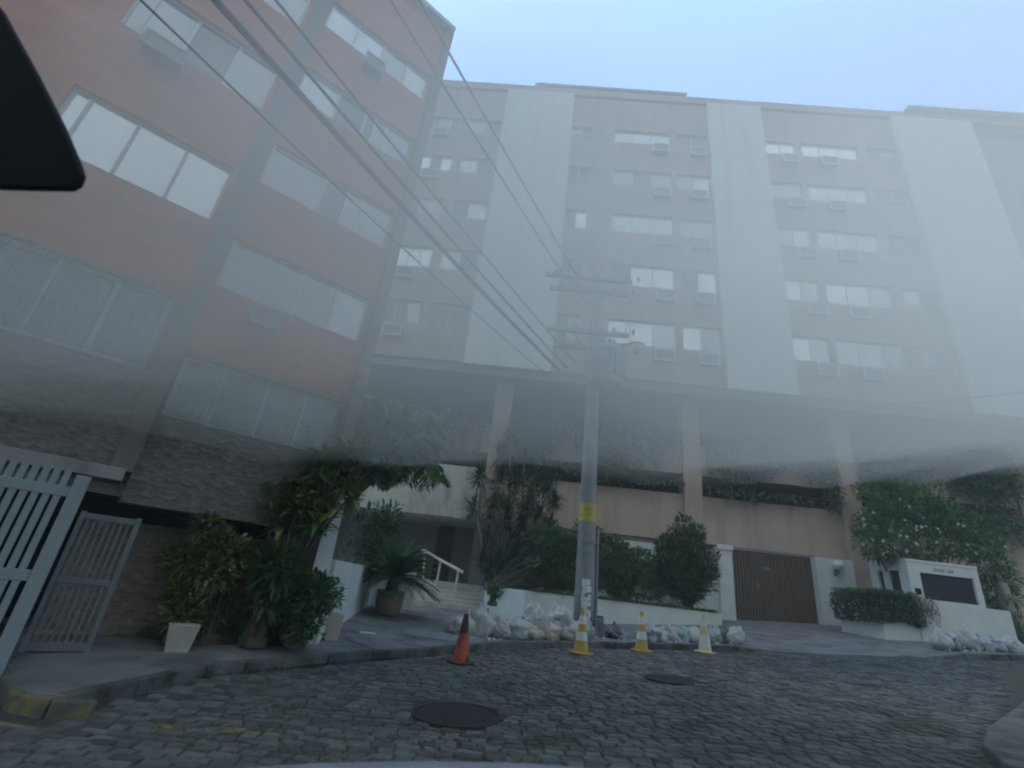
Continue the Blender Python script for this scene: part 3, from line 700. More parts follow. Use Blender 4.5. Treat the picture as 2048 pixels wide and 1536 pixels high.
w = MB(); w.box(-.5, .15, .5, .66, .3, .42); w.box(-.5, .15, .5, .66, .95, 1.07); w.build('bracket', 'steel_grey', TR)
def cable(a, b, r, sag, label, group='overhead cables', n=24):
    a, b = Vector(a), Vector(b); pts = []
    for k in range(n+1):
        t = k/n; p = a.lerp(b, t); p.z -= sag*4*t*(1-t); pts.append(p)
    w = MB(); w.tube(pts, r, 6)
    return tag(w.build('overhead_cable', 'wire'), label, 'cable', group)
cable((1.45, 15.4, 13.0), (-9.3, -4, 13.1), .03, .25, 'high cable, left one of the pair running to the top crossarm')
cable((2.0, 15.4, 13.0), (-8.6, -4.2, 13.1), .03, .25, 'high cable, right one of the pair running to the top crossarm')
cable((1.6, 15.5, 8.9), (-9.2, -3.6, 9.0), .055, .35, 'thick twisted cable, lowest of the bundle before the brick building')
cable((1.9, 15.4, 8.95), (-9.1, -3.8, 9.25), .03, .3, 'slack cable just above the thick twisted one')
cable((2.2, 15.4, 9.2), (-9.0, -3.9, 9.6), .024, .3, 'thin cable along the upper edge of the lower bundle')
cable((1.2, 15.4, 8.6), (-6.5, 2.0, 8.0), .016, .2, 'short thin cable dropping to the brick building')
cable(spot(1700, 812, 21), spot(2120, 775, 15), .028, .12, 'dark cable crossing the right end of the pink tower', 'overhead cables')
cable(spot(1660, 925, 21), spot(2120, 912, 15), .018, .1, 'thin cable in front of the vine covered parking deck', 'overhead cables')

# ================================================================ CONES, MANHOLES
def cone(p, h, bands, base_m, r0, label, group=None, tilt=0):
    o = thing('traffic_cone', label, 'traffic cone', p, R.uniform(0, 3), group); o.rotation_euler[0] = tilt
    w = MB(); b = r0*1.3
    w.prism([(-b, -b*.8), (-b*.8, -b), (b*.8, -b), (b, -b*.8), (b, b*.8), (b*.8, b), (-b*.8, b), (-b, b*.8)], 0, .035); w.build('base', base_m, o, bevel=.008)
    def rad(t): return r0*(1-t) + .045*t
    for t0, t1, mm in bands:
        q = MB(); q.lathe([(rad(t0), .034+(h-.034)*t0), (rad((t0+t1)/2), .034+(h-.034)*(t0+t1)/2), (rad(t1), .034+(h-.034)*t1)], n=24); q.build('sleeve' if mm == 'cone_white' else 'body', mm, o, smooth=False)
    return o
cg = 'traffic cones along the kerb'
p = (-.36, 10.6, road_z(-.36, 10.6)+.01)
oc = cone(p, .87, [(0, .6, 'cone_red'), (.6, 1, 'cone_dark')], 'cone_dark', .165, 'dirty orange cone with blackened top and base, nearest the camera', cg)
bd = [(0, .27, 'cone_yellow'), (.27, .47, 'cone_white'), (.47, .66, 'cone_yellow'), (.66, .86, 'cone_white'), (.86, 1, 'cone_yellow')]
cone((2.39, 12.9, road_z(2.39, 12.9)+.01), .95, bd, 'cone_yellow', .18, 'yellow and white striped cone in front of the utility pole', cg)
cone((4.1, 13.75, road_z(4.1, 13.75)+.01), .93, bd, 'cone_yellow', .17, 'yellow and white striped cone standing between the pole and the small sacks', cg)
bd2 = [(0, .12, 'cone_cream'), (.12, .45, 'cone_white'), (.45, .68, 'cone_faded'), (.68, .86, 'cone_white'), (.86, 1, 'cone_faded')]
cone((5.85, 14.0, road_z(5.85, 14)+.01), .9, bd2, 'cone_cream', .165, 'faded pale striped cone in front of the small rubble sacks', cg)
def manhole(x, y, r, label):
    o = thing('manhole_cover', label, 'manhole cover', (x, y, road_z(x, y)), group='manhole covers in the road')
    o.rotation_euler = (.018, -.035, 0)
    w = MB(); w.lathe([(r-.03, -.05), (r-.03, .012), (r-.04, .02)], n=40); w.build('lid', 'iron', o)
    w = MB()
    w.lathe([(r+.045, -.06), (r+.045, .022), (r+.03, .028), (r+.0, .028), (r-.02, .02), (r-.02, -.06)], n=40); w.f = w.f[:-2]; w.mi = w.mi[:-2]; w.build('ring', 'iron', o)
    w = MB(); s = -r+.1
    while s < r-.08:
        t = math.sqrt((r-.07)**2 - s*s); w.box(s-.012, s+.012, -t, t, .02, .027); s += .075
    w.build('tread', 'iron', o)
manhole(-.19, 7.03, .52, 'large round dark manhole cover in the foreground cobbles')
manhole(3.55, 10.1, .42, 'smaller round manhole cover farther up the cobbled street')

# ================================================================ RUBBLE SACKS
def sack(x, y, r, h, m, label, group, seed, lean=0, z=None):
    bm = bmesh.new(); bmesh.ops.create_icosphere(bm, subdivisions=4, radius=1)
    sd = Vector((seed*7.3, seed*3.1, seed*1.7))
    tied = seed % 3 == 1; sq = R.uniform(.75, 1.0)
    for v in bm.verts:
        p = v.co.copy(); t = (p.z+1)/2
        f = 1 + .34*noise.noise(p*1.3+sd) + .20*(.45-abs(noise.noise(p*2.7+sd))) + .15*(.4-abs(noise.noise(p*6+sd*2))) + .04*(.4-abs(noise.noise(p*13+sd)))
        pinch = 1
        if tied and t > .74: pinch = max(.25, 1-(t-.74)*3.6) if t < .92 else .3 + (t-.92)*4*(1+.9*noise.noise(p*6+sd))
        bx = max(abs(p.x), abs(p.y))**.35 if t > .1 else 1
        zz = max(0, (p.z*f*(1 if tied else .92)+.66)/1.6)*h
        if not tied and t > .62: zz += h*(t-.62)*(1.1*noise.noise(p*2.2+sd) + .5*noise.noise(p*5+sd))
        v.co = Vector((p.x*r*1.08*f*pinch*bx**.3 + lean*zz*.6, p.y*r*.85*f*pinch*sq, max(0, zz)))
    me = bpy.data.meshes.new('rubble_sack'); bm.to_mesh(me); bm.free(); me.materials.append(M[m])
    me.polygons.foreach_set('use_smooth', [True]*len(me.polygons))
    o = bpy.data.objects.new('rubble_sack', me); COL.objects.link(o); o.location = (x, y, walk_z(x, y)-.01 if z is None else z); o.rotation_euler[2] = R.uniform(-.6, .6)
    return tag(o, label, 'sack', group)
ga = 'rubble sacks heaped left of the utility pole'; gb = 'small rubble sacks near the garage drive'; gc = 'sacks by the guardhouse wall'
S = [(-.55, 13.55, .38, .62, 'sack_pink', 'white sack with pink print at the left end of the heap', ga, .3),
     (-.1, 13.75, .36, .74, 'sack_white', 'tall white sack behind the orange cone', ga, .1),
     (.42, 13.85, .38, .60, 'sack_pink', 'white sack with faint pink print right of the orange cone', ga, -.1),
     (.9, 13.95, .42, .58, 'sack_white', 'plump white sack with tied top, in the middle of the heap', ga, .1),
     (1.38, 14.15, .34, .86, 'sack_blue', 'upright grey blue printed sack with pointed top', ga, -.15),
     (1.35, 14.0, .30, .42, 'sack_tan', 'tan paper sack at the foot of the pointed sack', ga, 0),
     (1.78, 14.2, .32, .44, 'sack_tan', 'second tan sack with blue sack above it', ga, 0),
     (1.98, 14.5, .40, .86, 'sack_blue', 'tall white sack with blue band leaning over the tan sacks', ga, .2),
     (2.24, 14.75, .26, .66, 'sack_yellow', 'small yellow sack beside the utility pole', ga, 0),
     (2.42, 14.4, .40, .50, 'sack_white', 'white sack slumped in front of the yellow one', ga, .25),
     (2.72, 14.6, .28, .60, 'sack_grey', 'grey sack against the foot of the utility pole', ga, .1),
     (4.62, 14.75, .26, .46, 'sack_navy', 'navy and white small sack left of the faded cone', gb, .2),
     (4.95, 14.85, .27, .40, 'sack_white', 'small pale sack next to the navy one', gb, 0),
     (5.28, 14.95, .27, .50, 'sack_white', 'pale upright sack before the teal one', gb, -.2),
     (5.55, 14.95, .3, .48, 'sack_teal', 'teal sack left of the faded cone', gb, .1),
     (5.98, 15.05, .28, .46, 'sack_white', 'small white sack behind the faded cone', gb, 0),
     (6.3, 15.05, .28, .44, 'sack_grey', 'grey small sack just right of the faded cone', gb, .2),
     (6.6, 15.05, .24, .52, 'sack_teal', 'turquoise topped sack beside dark green sack', gb, -.1),
     (6.88, 15.1, .25, .52, 'sack_dark', 'dark green sack near the right end of the row', gb, 0),
     (7.15, 15.05, .27, .48, 'sack_white', 'white sack at the right end of the row by the drive', gb, .3),
     (13.9, 15.75, .3, .56, 'sack_white', 'white sack at the left of the guardhouse heap', gc, -.2),
     (14.3, 15.8, .34, .58, 'sack_navy', 'dark blue sack in the guardhouse heap', gc, -.3),
     (14.75, 15.85, .36, .64, 'sack_white', 'crumpled white sack behind the dark blue one', gc, -.2),
     (15.15, 15.8, .3, .46, 'sack_navy', 'second dark blue sack nearer the right edge', gc, -.2),
     (15.6, 15.9, .34, .48, 'sack_grey', 'grey sack beyond the second dark blue one', gc, .1),
     (16.1, 15.9, .36, .44, 'sack_white', 'white sack at the right edge of the photo', gc, .2)]
for i, (x, y, r, h, m, lab, g, ln) in enumerate(S): sack(x, y, r*.9, h*.86, m, lab, g, i+1, ln)
labs = ['pale broken board leaning by the foot of the pole', 'grey board lying right of the pole, longest of the four', 'narrow dark grey board on the rubble right of the pole', 'short board fragment at the right end of the board pile']
for i, (x, y, l, wd, tl, rz, m) in enumerate(((3.25, 14.75, .75, .2, .9, 1.2, 'board'), (3.5, 14.8, .95, .13, .5, .5, 'board'), (3.42, 14.95, .8, .08, .6, .2, 'sack_grey'), (3.75, 14.9, .5, .16, .3, -.3, 'sack_grey'))):
    w = MB(); w.box(-l/2, l/2, -wd/2, wd/2, 0, .025); o = w.build('broken_board', m, bevel=.004)
    o.location = (x, y, walk_z(x, y)+l/2*math.sin(tl)+.01); o.rotation_euler = (0, tl, rz); tag(o, labs[i], 'board', 'broken boards by the pole')
o = sack(3.72, 15.2, .24, .36, 'sack_dark', 'dark bag of debris on top of the board pile', ga, 40, .1)
w = MB()
for k in range(160):
    a = R.uniform(0, 2*PI); d = abs(R.gauss(0, .5)); x, y = R.choice([(-.2, 13.3), (1, 13.7), (3.4, 14.7), (5.5, 14.7), (14.3, 15.5)]); x += d*math.cos(a)*1.6; y += d*math.sin(a)*.4
    if y < kerb_y(x)+.1: continue
    s = R.uniform(.012, .05); m4 = Matrix.Translation((x, y, walk_z(x, y)+s*.4)) @ Matrix.Rotation(R.uniform(0, 6), 4, 'Z') @ Matrix.Rotation(R.uniform(0, 1), 4, 'X')
    w.box(-s, s, -s*.7, s*.7, -s*.5, s*.5, m4)
tag(w.build('rubble', 'board'), 'scattered grey rubble crumbs around the sacks', 'rubble', kind='stuff')
# mortar dust spilled on the pavement left of the sacks
w = MB(); ring = []
for k in range(28):
    a = 2*PI*k/28; r = 1 + .25*noise.noise(Vector((math.cos(a)*2, math.sin(a)*2, 3)))
    ring.append((-.95+1.0*r*math.cos(a), 13.2+.75*r*math.sin(a)))
ring = [(x, max(y, kerb_y(x)+.16)) for x, y in ring]
w.v = [Vector((x, y, walk_z(x, y)+.006)) for x, y in ring] + [Vector((-.95, 13.25, walk_z(-.95, 13.25)+.05))]
w.f = [[i, (i+1) % 28, 28] for i in range(28)]; w.mi = [0]*28
tag(w.build('mortar_dust', mat('mortar_dust', (.20, .21, .21), .9, .3, 3, .4, 20), smooth=True), 'pale mortar dust spilled on the pavement left of the sacks', 'dust', kind='stuff')
w = MB(); w.box(-.17, .17, -.12, .12, 0, .025); o = w.build('litter', 'lamp_white', bevel=.01); o.location = (-2.5, 11.9, walk_z(-2.5, 11.9)+.0); o.rotation_euler[2] = .4
tag(o, 'flat white scrap lying on the pavement near the beige block', 'litter')

# ================================================================ BLOCKS, POTS
w = MB(); q = [(-.2, -.14), (.2, -.14), (.2, .14), (-.2, .14)]
w.add([Vector((x*k, y*k, z)) for z, k in ((0, .72), (.36, 1)) for x, y in q], [(3, 2, 1, 0), (4, 5, 6, 7)] + [(i, (i+1) % 4, 4+(i+1) % 4, 4+i) for i in range(4)])
o = w.build('planter_pot', 'block', bevel=.012); o.location = (-4.3, 7.95, .2); o.rotation_euler[2] = .55; tag(o, 'square pale pot tapering downwards below the yellowish shrub', 'pot')
w = MB(); w.box(-.17, .17, -.13, .13, 0, .5); o = w.build('stone_block', 'block', bevel=.015); o.location = (-2.96, 10.6, walk_z(-2.96, 10.6)-.02); o.rotation_euler = (0, .08, .3)
tag(o, 'upright beige block at the corner of the plant bed', 'block')
w = MB(); bed = [(-5.35, 8.6), (-4.35, 8.3), (-3.68, 9.1), (-3.0, 10.25), (-2.95, 10.7), (-3.35, 10.6), (-4.3, 9.75), (-5.25, 9.05)]
w.prism(bed, 0, .3); tag(w.build('plant_bed', 'soil', bevel=.03), 'dark soil bed along the stone wall', 'soil', kind='structure')

# ================================================================ PLANTS
UPV = Vector((0, 0, 1))
def rv(): 
    while True:
        v = Vector((R.uniform(-1, 1), R.uniform(-1, 1), R.uniform(-1, 1)))
        if .01 < v.length < 1: return v
def plant(name, label, cat, loc, group=None): return thing(name, label, cat, loc, 0, group)
def clumps(mb, centers, n, ll, lw, spread=.5, droop=.15, out=1., up=.35):
    """many small leaves set in clumps: (centre, radius-vector)"""
    tot = sum((r[0]*r[1]*r[2])**(1/3.)**2 if 0 else (r[0]*r[2]) for c, r in centers)
    for c, r in centers:
        k = max(8, int(n*r[0]*r[2]/tot))
        for _ in range(k):
            u = rv().normalized(); rr = R.uniform(.35, 1)**.5
            if R.random() < .06: rr *= 1.22
            p = Vector((c[0]+u.x*r[0]*rr, c[1]+u.y*r[1]*rr, c[2]+u.z*r[2]*rr))
            d = u*out + rv()*spread + UPV*up
            l = ll*R.uniform(.55, 1.25); mb.leaf(p, d, (UPV + rv()*.6), l, lw*R.uniform(.7, 1.2), .3, droop*R.uniform(0, 2))
def stems(mb, base, tips, r):
    mb.tube([Vector(base)+Vector((0, 0, -.08)), Vector(base)+Vector((0, 0, .06))], r*2.2+.1, 8)
    for t in tips:
        t = Vector(t); b = Vector(base) + Vector((R.uniform(-.1, .1), R.uniform(-.1, .1), 0))
        m = b.lerp(t, .5) + Vector((R.uniform(-.08, .08), R.uniform(-.08, .08), .1))
        mb.tube([b, m, t], [r, r*.7, r*.35], 6)
def shrub(name, label, cat, base, cl, n, ll, lw, lm, bark='bark', group=None, flowers=None, r=.03, **kw):
    """cl: clump centres relative to the base"""
    o = plant(name, label, cat, base, group)
    s = MB(); stems(s, (0, 0, -.05), [c for c, _ in cl], r); s.build('stem', bark, o)
    f = MB(); clumps(f, cl, n, ll, lw, **kw); f.build('foliage', lm, o)
    if flowers:
        fm, k, sz = flowers
        for _ in range(k):
            c, rr = R.choice(cl); u = rv().normalized(); u.y = -abs(u.y); q = MB()
            p = Vector((c[0]+u.x*rr[0]*1.02, c[1]+u.y*rr[1]*1.02, c[2]+u.z*rr[2]))
            for j in range(5):
                a = 2*PI*j/5; q.leaf(p, Vector((math.cos(a), -.5, math.sin(a))), Vector((0, -1, .2)), sz, sz*.7, .2)
            q.build('flower', fm, o)
    return o
def auto(cx, cy, cz, rx, ry, rz, n, cr):
    """uneven crown: clumps scattered through an ellipsoid"""
    out = []
    for _ in range(n):
        u = rv(); k = R.uniform(.6, 1.3)*cr
        out.append(((cx+u.x*rx, cy+u.y*ry, cz+u.z*rz), (k, k, k*R.uniform(.7, 1.1))))
    return out
def frond(mb, p, d, l, leaflet, lw, n=16, droop=.5, curve=None, hang=.5):
    """pinnate frond: rachis and two rows of leaflets"""
    d = d.normalized(); pts = []; q = Vector(p); dd = d.copy(); st = l/n
    for i in range(n+1):
        pts.append(q.copy()); dd = (dd + Vector((0, 0, -droop*1.8/n))).normalized(); q = q + dd*st
    mb.tube(pts, [.012*(1-.7*i/n)+.003 for i in range(n+1)], 4, False)
    for i in range(2, n+1):
        t = i/n; dirn = (pts[i]-pts[i-1]).normalized(); side = dirn.cross(UPV)
        if side.length < .05: side = Vector((1, 0, 0))
        side.normalize(); ll = leaflet*(.45+.55*math.sin(PI*min(1, t*1.05)))
        for s in (-1, 1):
            v = side*s*.9 + dirn*.55 + UPV*(.12 - hang*R.uniform(.3, 1)); mb.leaf(pts[i], v, UPV, ll*R.uniform(.85, 1.1), lw, .25, hang*.2)

# yellowish shrub and slim dark plant by the stone wall
b = spot(352, 1270, 8.3)
shrub('garden_shrub', 'straggly yellowish olive shrub in front of the stone wall', 'shrub', b,
      [((-.25, 0, 1.05), (.3, .25, .22)), ((.1, .1, 1.35), (.28, .25, .22)), ((.22, 0, .9), (.3, .25, .25)), ((0, 0, .6), (.3, .25, .22)), ((-.1, 0, 1.6), (.2, .2, .16)), ((.35, .1, 1.25), (.22, .2, .2)), ((.05, -.1, .3), (.25, .2, .2))],
      2600, .17, .06, 'leaf_olive', spread=.7, droop=.25)
b = spot(415, 1270, 8.6)
shrub('garden_shrub', 'slim dark green shrub between the yellowish one and the tall plant', 'shrub', b, auto(0, 0, .75, .16, .2, .6, 9, .22), 900, .16, .045, 'leaf_dark', up=.7)
# tall croton with big yellow-tipped leaves, dark trunk
b = spot(500, 1280, 8.9); TC_S = 1.22; TC = plant('croton_tree', 'tall dark stemmed plant with broad yellow tipped leaves before the stone wall', 'plant', b)
s = MB(); tips = []
for (x, y, z) in ((-.3, 0, 1.7), (0, 0, 2.0), (.35, 0, 1.9), (.55, .1, 2.3), (.2, .1, 2.5), (-.1, .1, 1.45), (.4, -.1, 1.5), (.75, 0, 2.0), (-.45, .1, 2.05), (.1, -.15, 1.75), (.6, -.1, 2.65), (.3, -.1, 2.2)):
    tips.append((x*TC_S+.12, y, z*TC_S))
stems(s, (.05, 0, 0), tips, .055); s.tube([(0, 0, -.1), (.02, 0, .7), (.08, 0, 1.3)], [.12, .09, .06], 8); s.build('stem', 'bark', TC)
f = MB(); g = MB()
for t in tips:
    for k in range(52):
        a = R.uniform(0, 2*PI); e = R.uniform(-.35, 1.0); d = Vector((math.cos(a)*math.cos(e), math.sin(a)*math.cos(e), math.sin(e)))
        (g if R.random() < .3 else f).leaf(Vector(t)+rv()*.16, d, UPV, R.uniform(.28, .58), R.uniform(.09, .15), .25, .25)
clumps(f, auto(.1, 0, .9, .28, .25, .6, 9, .26), 900, .26, .08)
f.build('foliage', 'leaf_mid', TC); g.build('yellow_leaf', 'leaf_yellow', TC)
# thin cordylines rising along the brick building
b = spot(545, 1268, 9.2); CD = plant('cordyline', 'thin stemmed cordyline with feathery tops in front of the barred windows', 'plant', b)
s = MB(); f = MB()
for x, z, ln in ((-.35, 3.5, -.15), (0, 4.1, .1), (.3, 3.2, .15), (.12, 4.6, .1), (-.1, 2.9, -.1), (.5, 3.9, .2), (.45, 2.9, .1), (-.2, 3.1, -.25), (.62, 3.4, .12)):
    s.tube([(.1, 0, 0), (x*.6, .05, z*.55), (x+ln, .05, z)], [.028, .02, .012], 5)
    for k in range(46):
        a = R.uniform(0, 2*PI); e = R.uniform(-.7, 1.3); d = Vector((math.cos(a)*math.cos(e), math.sin(a)*math.cos(e), math.sin(e)))
        f.leaf(Vector((x+ln, .05, z))+d*.03, d, UPV, R.uniform(.28, .5), .035, .2, .25)
s.build('stem', 'bark', CD); f.build('foliage', leaf_mat('leaf_cordyline', (.05, .05, .025), (.10, .10, .05), (.2, .2, .06)), CD)
b = spot(592, 1272, 9.0)
shrub('hibiscus_shrub', 'bushy green shrub beside the beige block', 'shrub', b, auto(0, .05, .45, .5, .3, .4, 17, .25), 3000, .13, .055, 'leaf_mid', spread=.8)
b = spot(500, 1280, 9.0)
shrub('flowering_shrub', 'low green shrub with one red flower at the plant bed', 'shrub', b, auto(0, 0, .28, .4, .2, .16, 9, .17), 800, .1, .04, 'leaf_dark', flowers=('flower_red', 1, .07))
f = MB()
for _ in range(2600):
    i = R.randrange(len(bed)); t = R.random(); c = Vector((-3.75, 9.6)); p = Vector(bed[i]).lerp(Vector(bed[(i+1) % len(bed)]), t); q = c.lerp(p, R.uniform(.2, 1)**.5)
    f.leaf(Vector((q.x, q.y, .3)), Vector((R.uniform(-.6, .6), R.uniform(-.6, .6), 1)), rv(), R.uniform(.05, .16), .02, .1, .2)
tag(f.build('ground_cover', 'leaf_mid'), 'low green ground cover in the plant bed', 'ground cover', kind='stuff')
# tree with large hanging leaves between the two buildings
b = Vector((-4.6, 14.6, .3)); TT = plant('broadleaf_tree', 'dark tree with large drooping compound leaves between the two buildings', 'tree', b)
s = MB(); s.tube([(0, 0, 0), (.1, 0, 2.2), (.5, 0, 4.0), (1.0, -.1, 6.2)], [.2, .17, .13, .07], 10)
heads = [(1.2, -.2, 5.0), (.4, -.1, 4.8), (1.9, 0, 5.2), (1.0, 0, 5.9), (2.0, .2, 4.4), (.2, .1, 5.7), (1.7, .2, 6.1), (.6, 0, 6.3), (1.3, -.5, 4.2), (.3, -.3, 4.1), (.8, -.4, 5.3), (1.6, -.3, 4.8)]
for h in heads: s.tube([(.3, 0, 3.2), Vector((.5, 0, 4.2)).lerp(Vector(h), .5), h], [.07, .045, .02], 6)
s.build('trunk', 'bark', TT)
f = MB(); g = MB()
for h in heads:
    for k in range(12):
        a = R.uniform(0, 2*PI); e = R.uniform(-.1, .8); d = Vector((math.cos(a)*math.cos(e), math.sin(a)*math.cos(e), math.sin(e)))
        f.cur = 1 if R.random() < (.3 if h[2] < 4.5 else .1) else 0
        frond(f, Vector(h), d, R.uniform(.8, 1.25), .58, .12, 10, .9, hang=.9)
f.build('foliage', None, TT, mats=['leaf_dark', leaf_mat('leaf_yellow_green', (.06, .09, .02), (.13, .17, .04), (.25, .27, .06))])  # second material: yellow-green leaves on some of the fronds
b = spot(735, 1120, 16)
shrub('garden_shrub', 'dark shrub behind the low white garden wall', 'shrub', b, auto(0, .3, .9, .9, .5, 1.2, 16, .45), 1500, .25, .08, 'leaf_dark')
# potted cycad
b = Vector((-2.8, 15.4, walk_z(-2.8, 15.4))); CY = plant('cycad', 'arching dark green cycad growing from the round clay pot', 'plant', b + Vector((0, 0, .55)))
PT = MB(); PT.lathe([(.24, 0), (.34, .1), (.40, .35), (.36, .55), (.40, .6), (.40, .66), (.33, .66), (.3, .6)], n=24); o = PT.build('plant_pot', 'terracotta', smooth=True); o.location = b; tag(o, 'round clay pot holding the cycad', 'pot')
s = MB(); s.tube([(0, 0, -.1), (0, 0, .15), (0, 0, .45)], [.2, .19, .14], 10); s.build('trunk', 'bark', CY)
f = MB()
for k in range(96):
    a = 2*PI*k/54*5.1 + R.uniform(-.2, .2); e = R.uniform(.1, 1.4); d = Vector((math.cos(a)*math.cos(e), math.sin(a)*math.cos(e), math.sin(e)))
    frond(f, Vector((0, 0, .42)), d, R.uniform(1.25, 1.6), .30, .055, 30, .8 if e > .7 else .5, hang=.1)
f.build('frond', 'leaf_cycad', CY)
f = MB()
for k in range(420):
    a = R.uniform(0, 2*PI); d = Vector((math.cos(a), math.sin(a), R.uniform(-.2, .8))); f.leaf(Vector((math.cos(a)*.2, math.sin(a)*.2, .02)), d, UPV, R.uniform(.12, .3), .04, .2, .4)
f.build('undergrowth', 'leaf_mid', CY)
b = spot(985, 1203, 17.2)
shrub('small_shrub', 'small dark potted shrub at the foot of the entrance steps', 'shrub', b, auto(0, 0, .3, .14, .14, .2, 8, .17), 700, .1, .05, 'leaf_mid')
# dragon trees beside the entrance
DT = plant('dragon_tree', 'clump of dragon trees with spiky leaf rosettes right of the entrance', 'tree', (.5, 20.4, 1.4))
s = MB(); f = MB()
hd = [spot(990, 990, 20.2), spot(948, 1005, 19.9), spot(1035, 950, 20.5), spot(1095, 955, 20.7), spot(1075, 1020, 20.4), spot(1015, 1050, 20.2), spot(960, 940, 20.4), spot(1050, 900, 20.8), spot(1110, 990, 20.8), spot(1005, 930, 20.6),
      spot(1035, 1095, 20.1), spot(975, 1065, 20.1), spot(1060, 1075, 20.4), spot(1000, 1110, 19.9), spot(965, 1110, 19.9), spot(1085, 900, 20.9), spot(1120, 930, 20.9), spot(1020, 870, 21), spot(1060, 985, 20.2), spot(1015, 1010, 20.0), spot(1100, 1040, 20.5), spot(1045, 1040, 20.1), spot(985, 1130, 19.8), spot(1040, 1130, 20), spot(1075, 940, 20.3), spot(1000, 900, 20.6)]
o0 = Vector((.5, 20.4, 1.4))
for i, h in enumerate(hd):
    h = h - o0; b0_ = Vector((-.55+.14*(i % 9), R.uniform(-.3, .3), 0)); m_ = b0_.lerp(h, .5) + Vector((R.uniform(-.15, .15), 0, .1))
    s.tube([b0_, m_, h], [.09, .06, .03], 7)
    for k in range(110):
        a = R.uniform(0, 2*PI); e = R.uniform(-.8, 1.4); d = Vector((math.cos(a)*math.cos(e), math.sin(a)*math.cos(e), math.sin(e)))
        f.leaf(h - d*.02 - Vector((0, 0, R.uniform(0, .55))), d, UPV, R.uniform(.5, .85), .065, .2, .22)
clumps(f, [(tuple(spot(x, y, 20.3)-o0), (.55, .4, .6)) for x, y in ((1000, 1120), (1040, 1090), (1075, 1120), (980, 1060), (1020, 1030), (1060, 1040), (1095, 1070), (1045, 980), (1085, 990), (1010, 970), (1035, 1150))], 2600, .34, .05, up=.6)
s.build('trunk', 'pale_bark', DT); f.build('foliage', leaf_mat('leaf_dragon', (.018, .045, .022), (.042, .095, .045), (.09, .15, .07)), DT)
# hibiscus hedge, groundcover, tall shrub on the planter
cl = []
for k in range(64):
    t = R.random(); x = 1.7+5.6*t; y = 19.2+1.75*t*.95 + R.uniform(-.35, .5); cl.append(((x, y-19, R.uniform(.25, 2.25+.3*math.sin(x*2))), (R.uniform(.4, .6),)*3))
shrub('hibiscus_hedge', 'loose hibiscus hedge with red flowers behind the utility pole', 'hedge', (0, 19, 1.5), cl, 27000, .19, .08, 'leaf_mid', flowers=('flower_red', 30, .065), r=.02, up=.5)
cl = auto(.0, 0, 1.6, .85, .5, 1.45, 40, .46) + [((-.1, 0, 3.35), (.32, .3, .35)), ((.5, 0, 3.0), (.25, .25, .4)), ((-.5, 0, 2.8), (.3, .3, .3))]
shrub('tall_shrub', 'tall dense shrub with yellowish tips left of the garage door', 'shrub', (8.0, 20.55, 1.45), cl, 9000, .28, .085, leaf_mat('leaf_tall', (.016, .04, .016), (.045, .105, .035), (.3, .28, .06), .88), r=.05, up=.9, spread=.4)
shrub('garden_shrub', 'dark leafy shrub low between the dragon trees and the pole', 'shrub', (1.5, 19.4, 1.45), auto(0, .2, .6, .8, .4, .45, 14, .38), 1700, .16, .06, 'leaf_dark')
f = MB()
for _ in range(3200):
    t = R.random(); x = 1.5+7.5*t; y = 18.0+2.3*t + R.uniform(-.1, .4)
    f.leaf(Vector((x, y, 1.53)), Vector((R.uniform(-.6, .6), R.uniform(-.9, .3), R.uniform(.3, 1))), rv(), R.uniform(.08, .2), .06, .1, .3)
tag(f.build('ground_cover', leaf_mat('leaf_edge', (.03, .05, .012), (.09, .12, .025), (.26, .26, .05), .8)), 'yellow green edging plants along the planter wall', 'ground cover', kind='stuff')
f = MB()  # trimmed hedge
s = MB()
for k in range(5): s.tube([(13.9+.2*k, 18.6+.2*(k % 2), 1.85), (13.9+.2*k, 18.6, 2.5)], .03, 5)
BH = plant('box_hedge', 'clipped box hedge with bright green top in the white planter', 'hedge', (0, 0, 0)); s.build('stem', 'bark', BH)
for _ in range(7000):
    x, y, z = R.uniform(13.45, 15.05), R.uniform(17.65, 19.9), R.uniform(1.9, 2.78)
    k = R.randrange(4)
    if k == 0: y = 17.65+R.uniform(-.06, .1)
    elif k == 1: x = 13.45+R.uniform(-.06, .1)
    elif k == 2: z = 2.78+R.uniform(-.1, .1)
    f.leaf(Vector((x+.05*math.sin(z*7), y, z+.05*math.sin(x*5))), Vector((x-14.25, y-18.8, (z-2.2)*1.6)).normalized()+rv()*.9, rv(), R.uniform(.06, .13), .05, .2)
f.build('foliage', 'leaf_hedge', BH)
f = MB()
for _ in range(900):
    f.leaf(Vector((13.4+1.65*R.random(), 17.62+2.2*R.random(), 2.8+R.uniform(-.02, .1))), Vector((R.uniform(-.5, .5), R.uniform(-.5, .5), 1)), rv(), R.uniform(.07, .13), .05, .2)
f.build('top_leaf', 'leaf_bright', BH)  # brighter green leaves over the hedge top
DP = plant('trailing_plant', 'dry trailing plant hanging over the corner of the guardhouse wall', 'plant', (15.05, 17.7, 2.75)); f = MB()
for k in range(46):
    x = R.uniform(-.2, .5); p = Vector((x, R.uniform(-.15, .05), R.uniform(0, .15))); l = R.uniform(.4, 1.15); n_ = 9
    for j in range(n_):
        q = p + Vector((R.uniform(-.03, .03), -.06*math.sin(j), -l*j/n_)); f.leaf(q, Vector((R.uniform(-1, 1), -.6, -.7)), UPV, R.uniform(.08, .15), .035, .2, .4)
f.build('foliage', 'leaf_dry', DP)
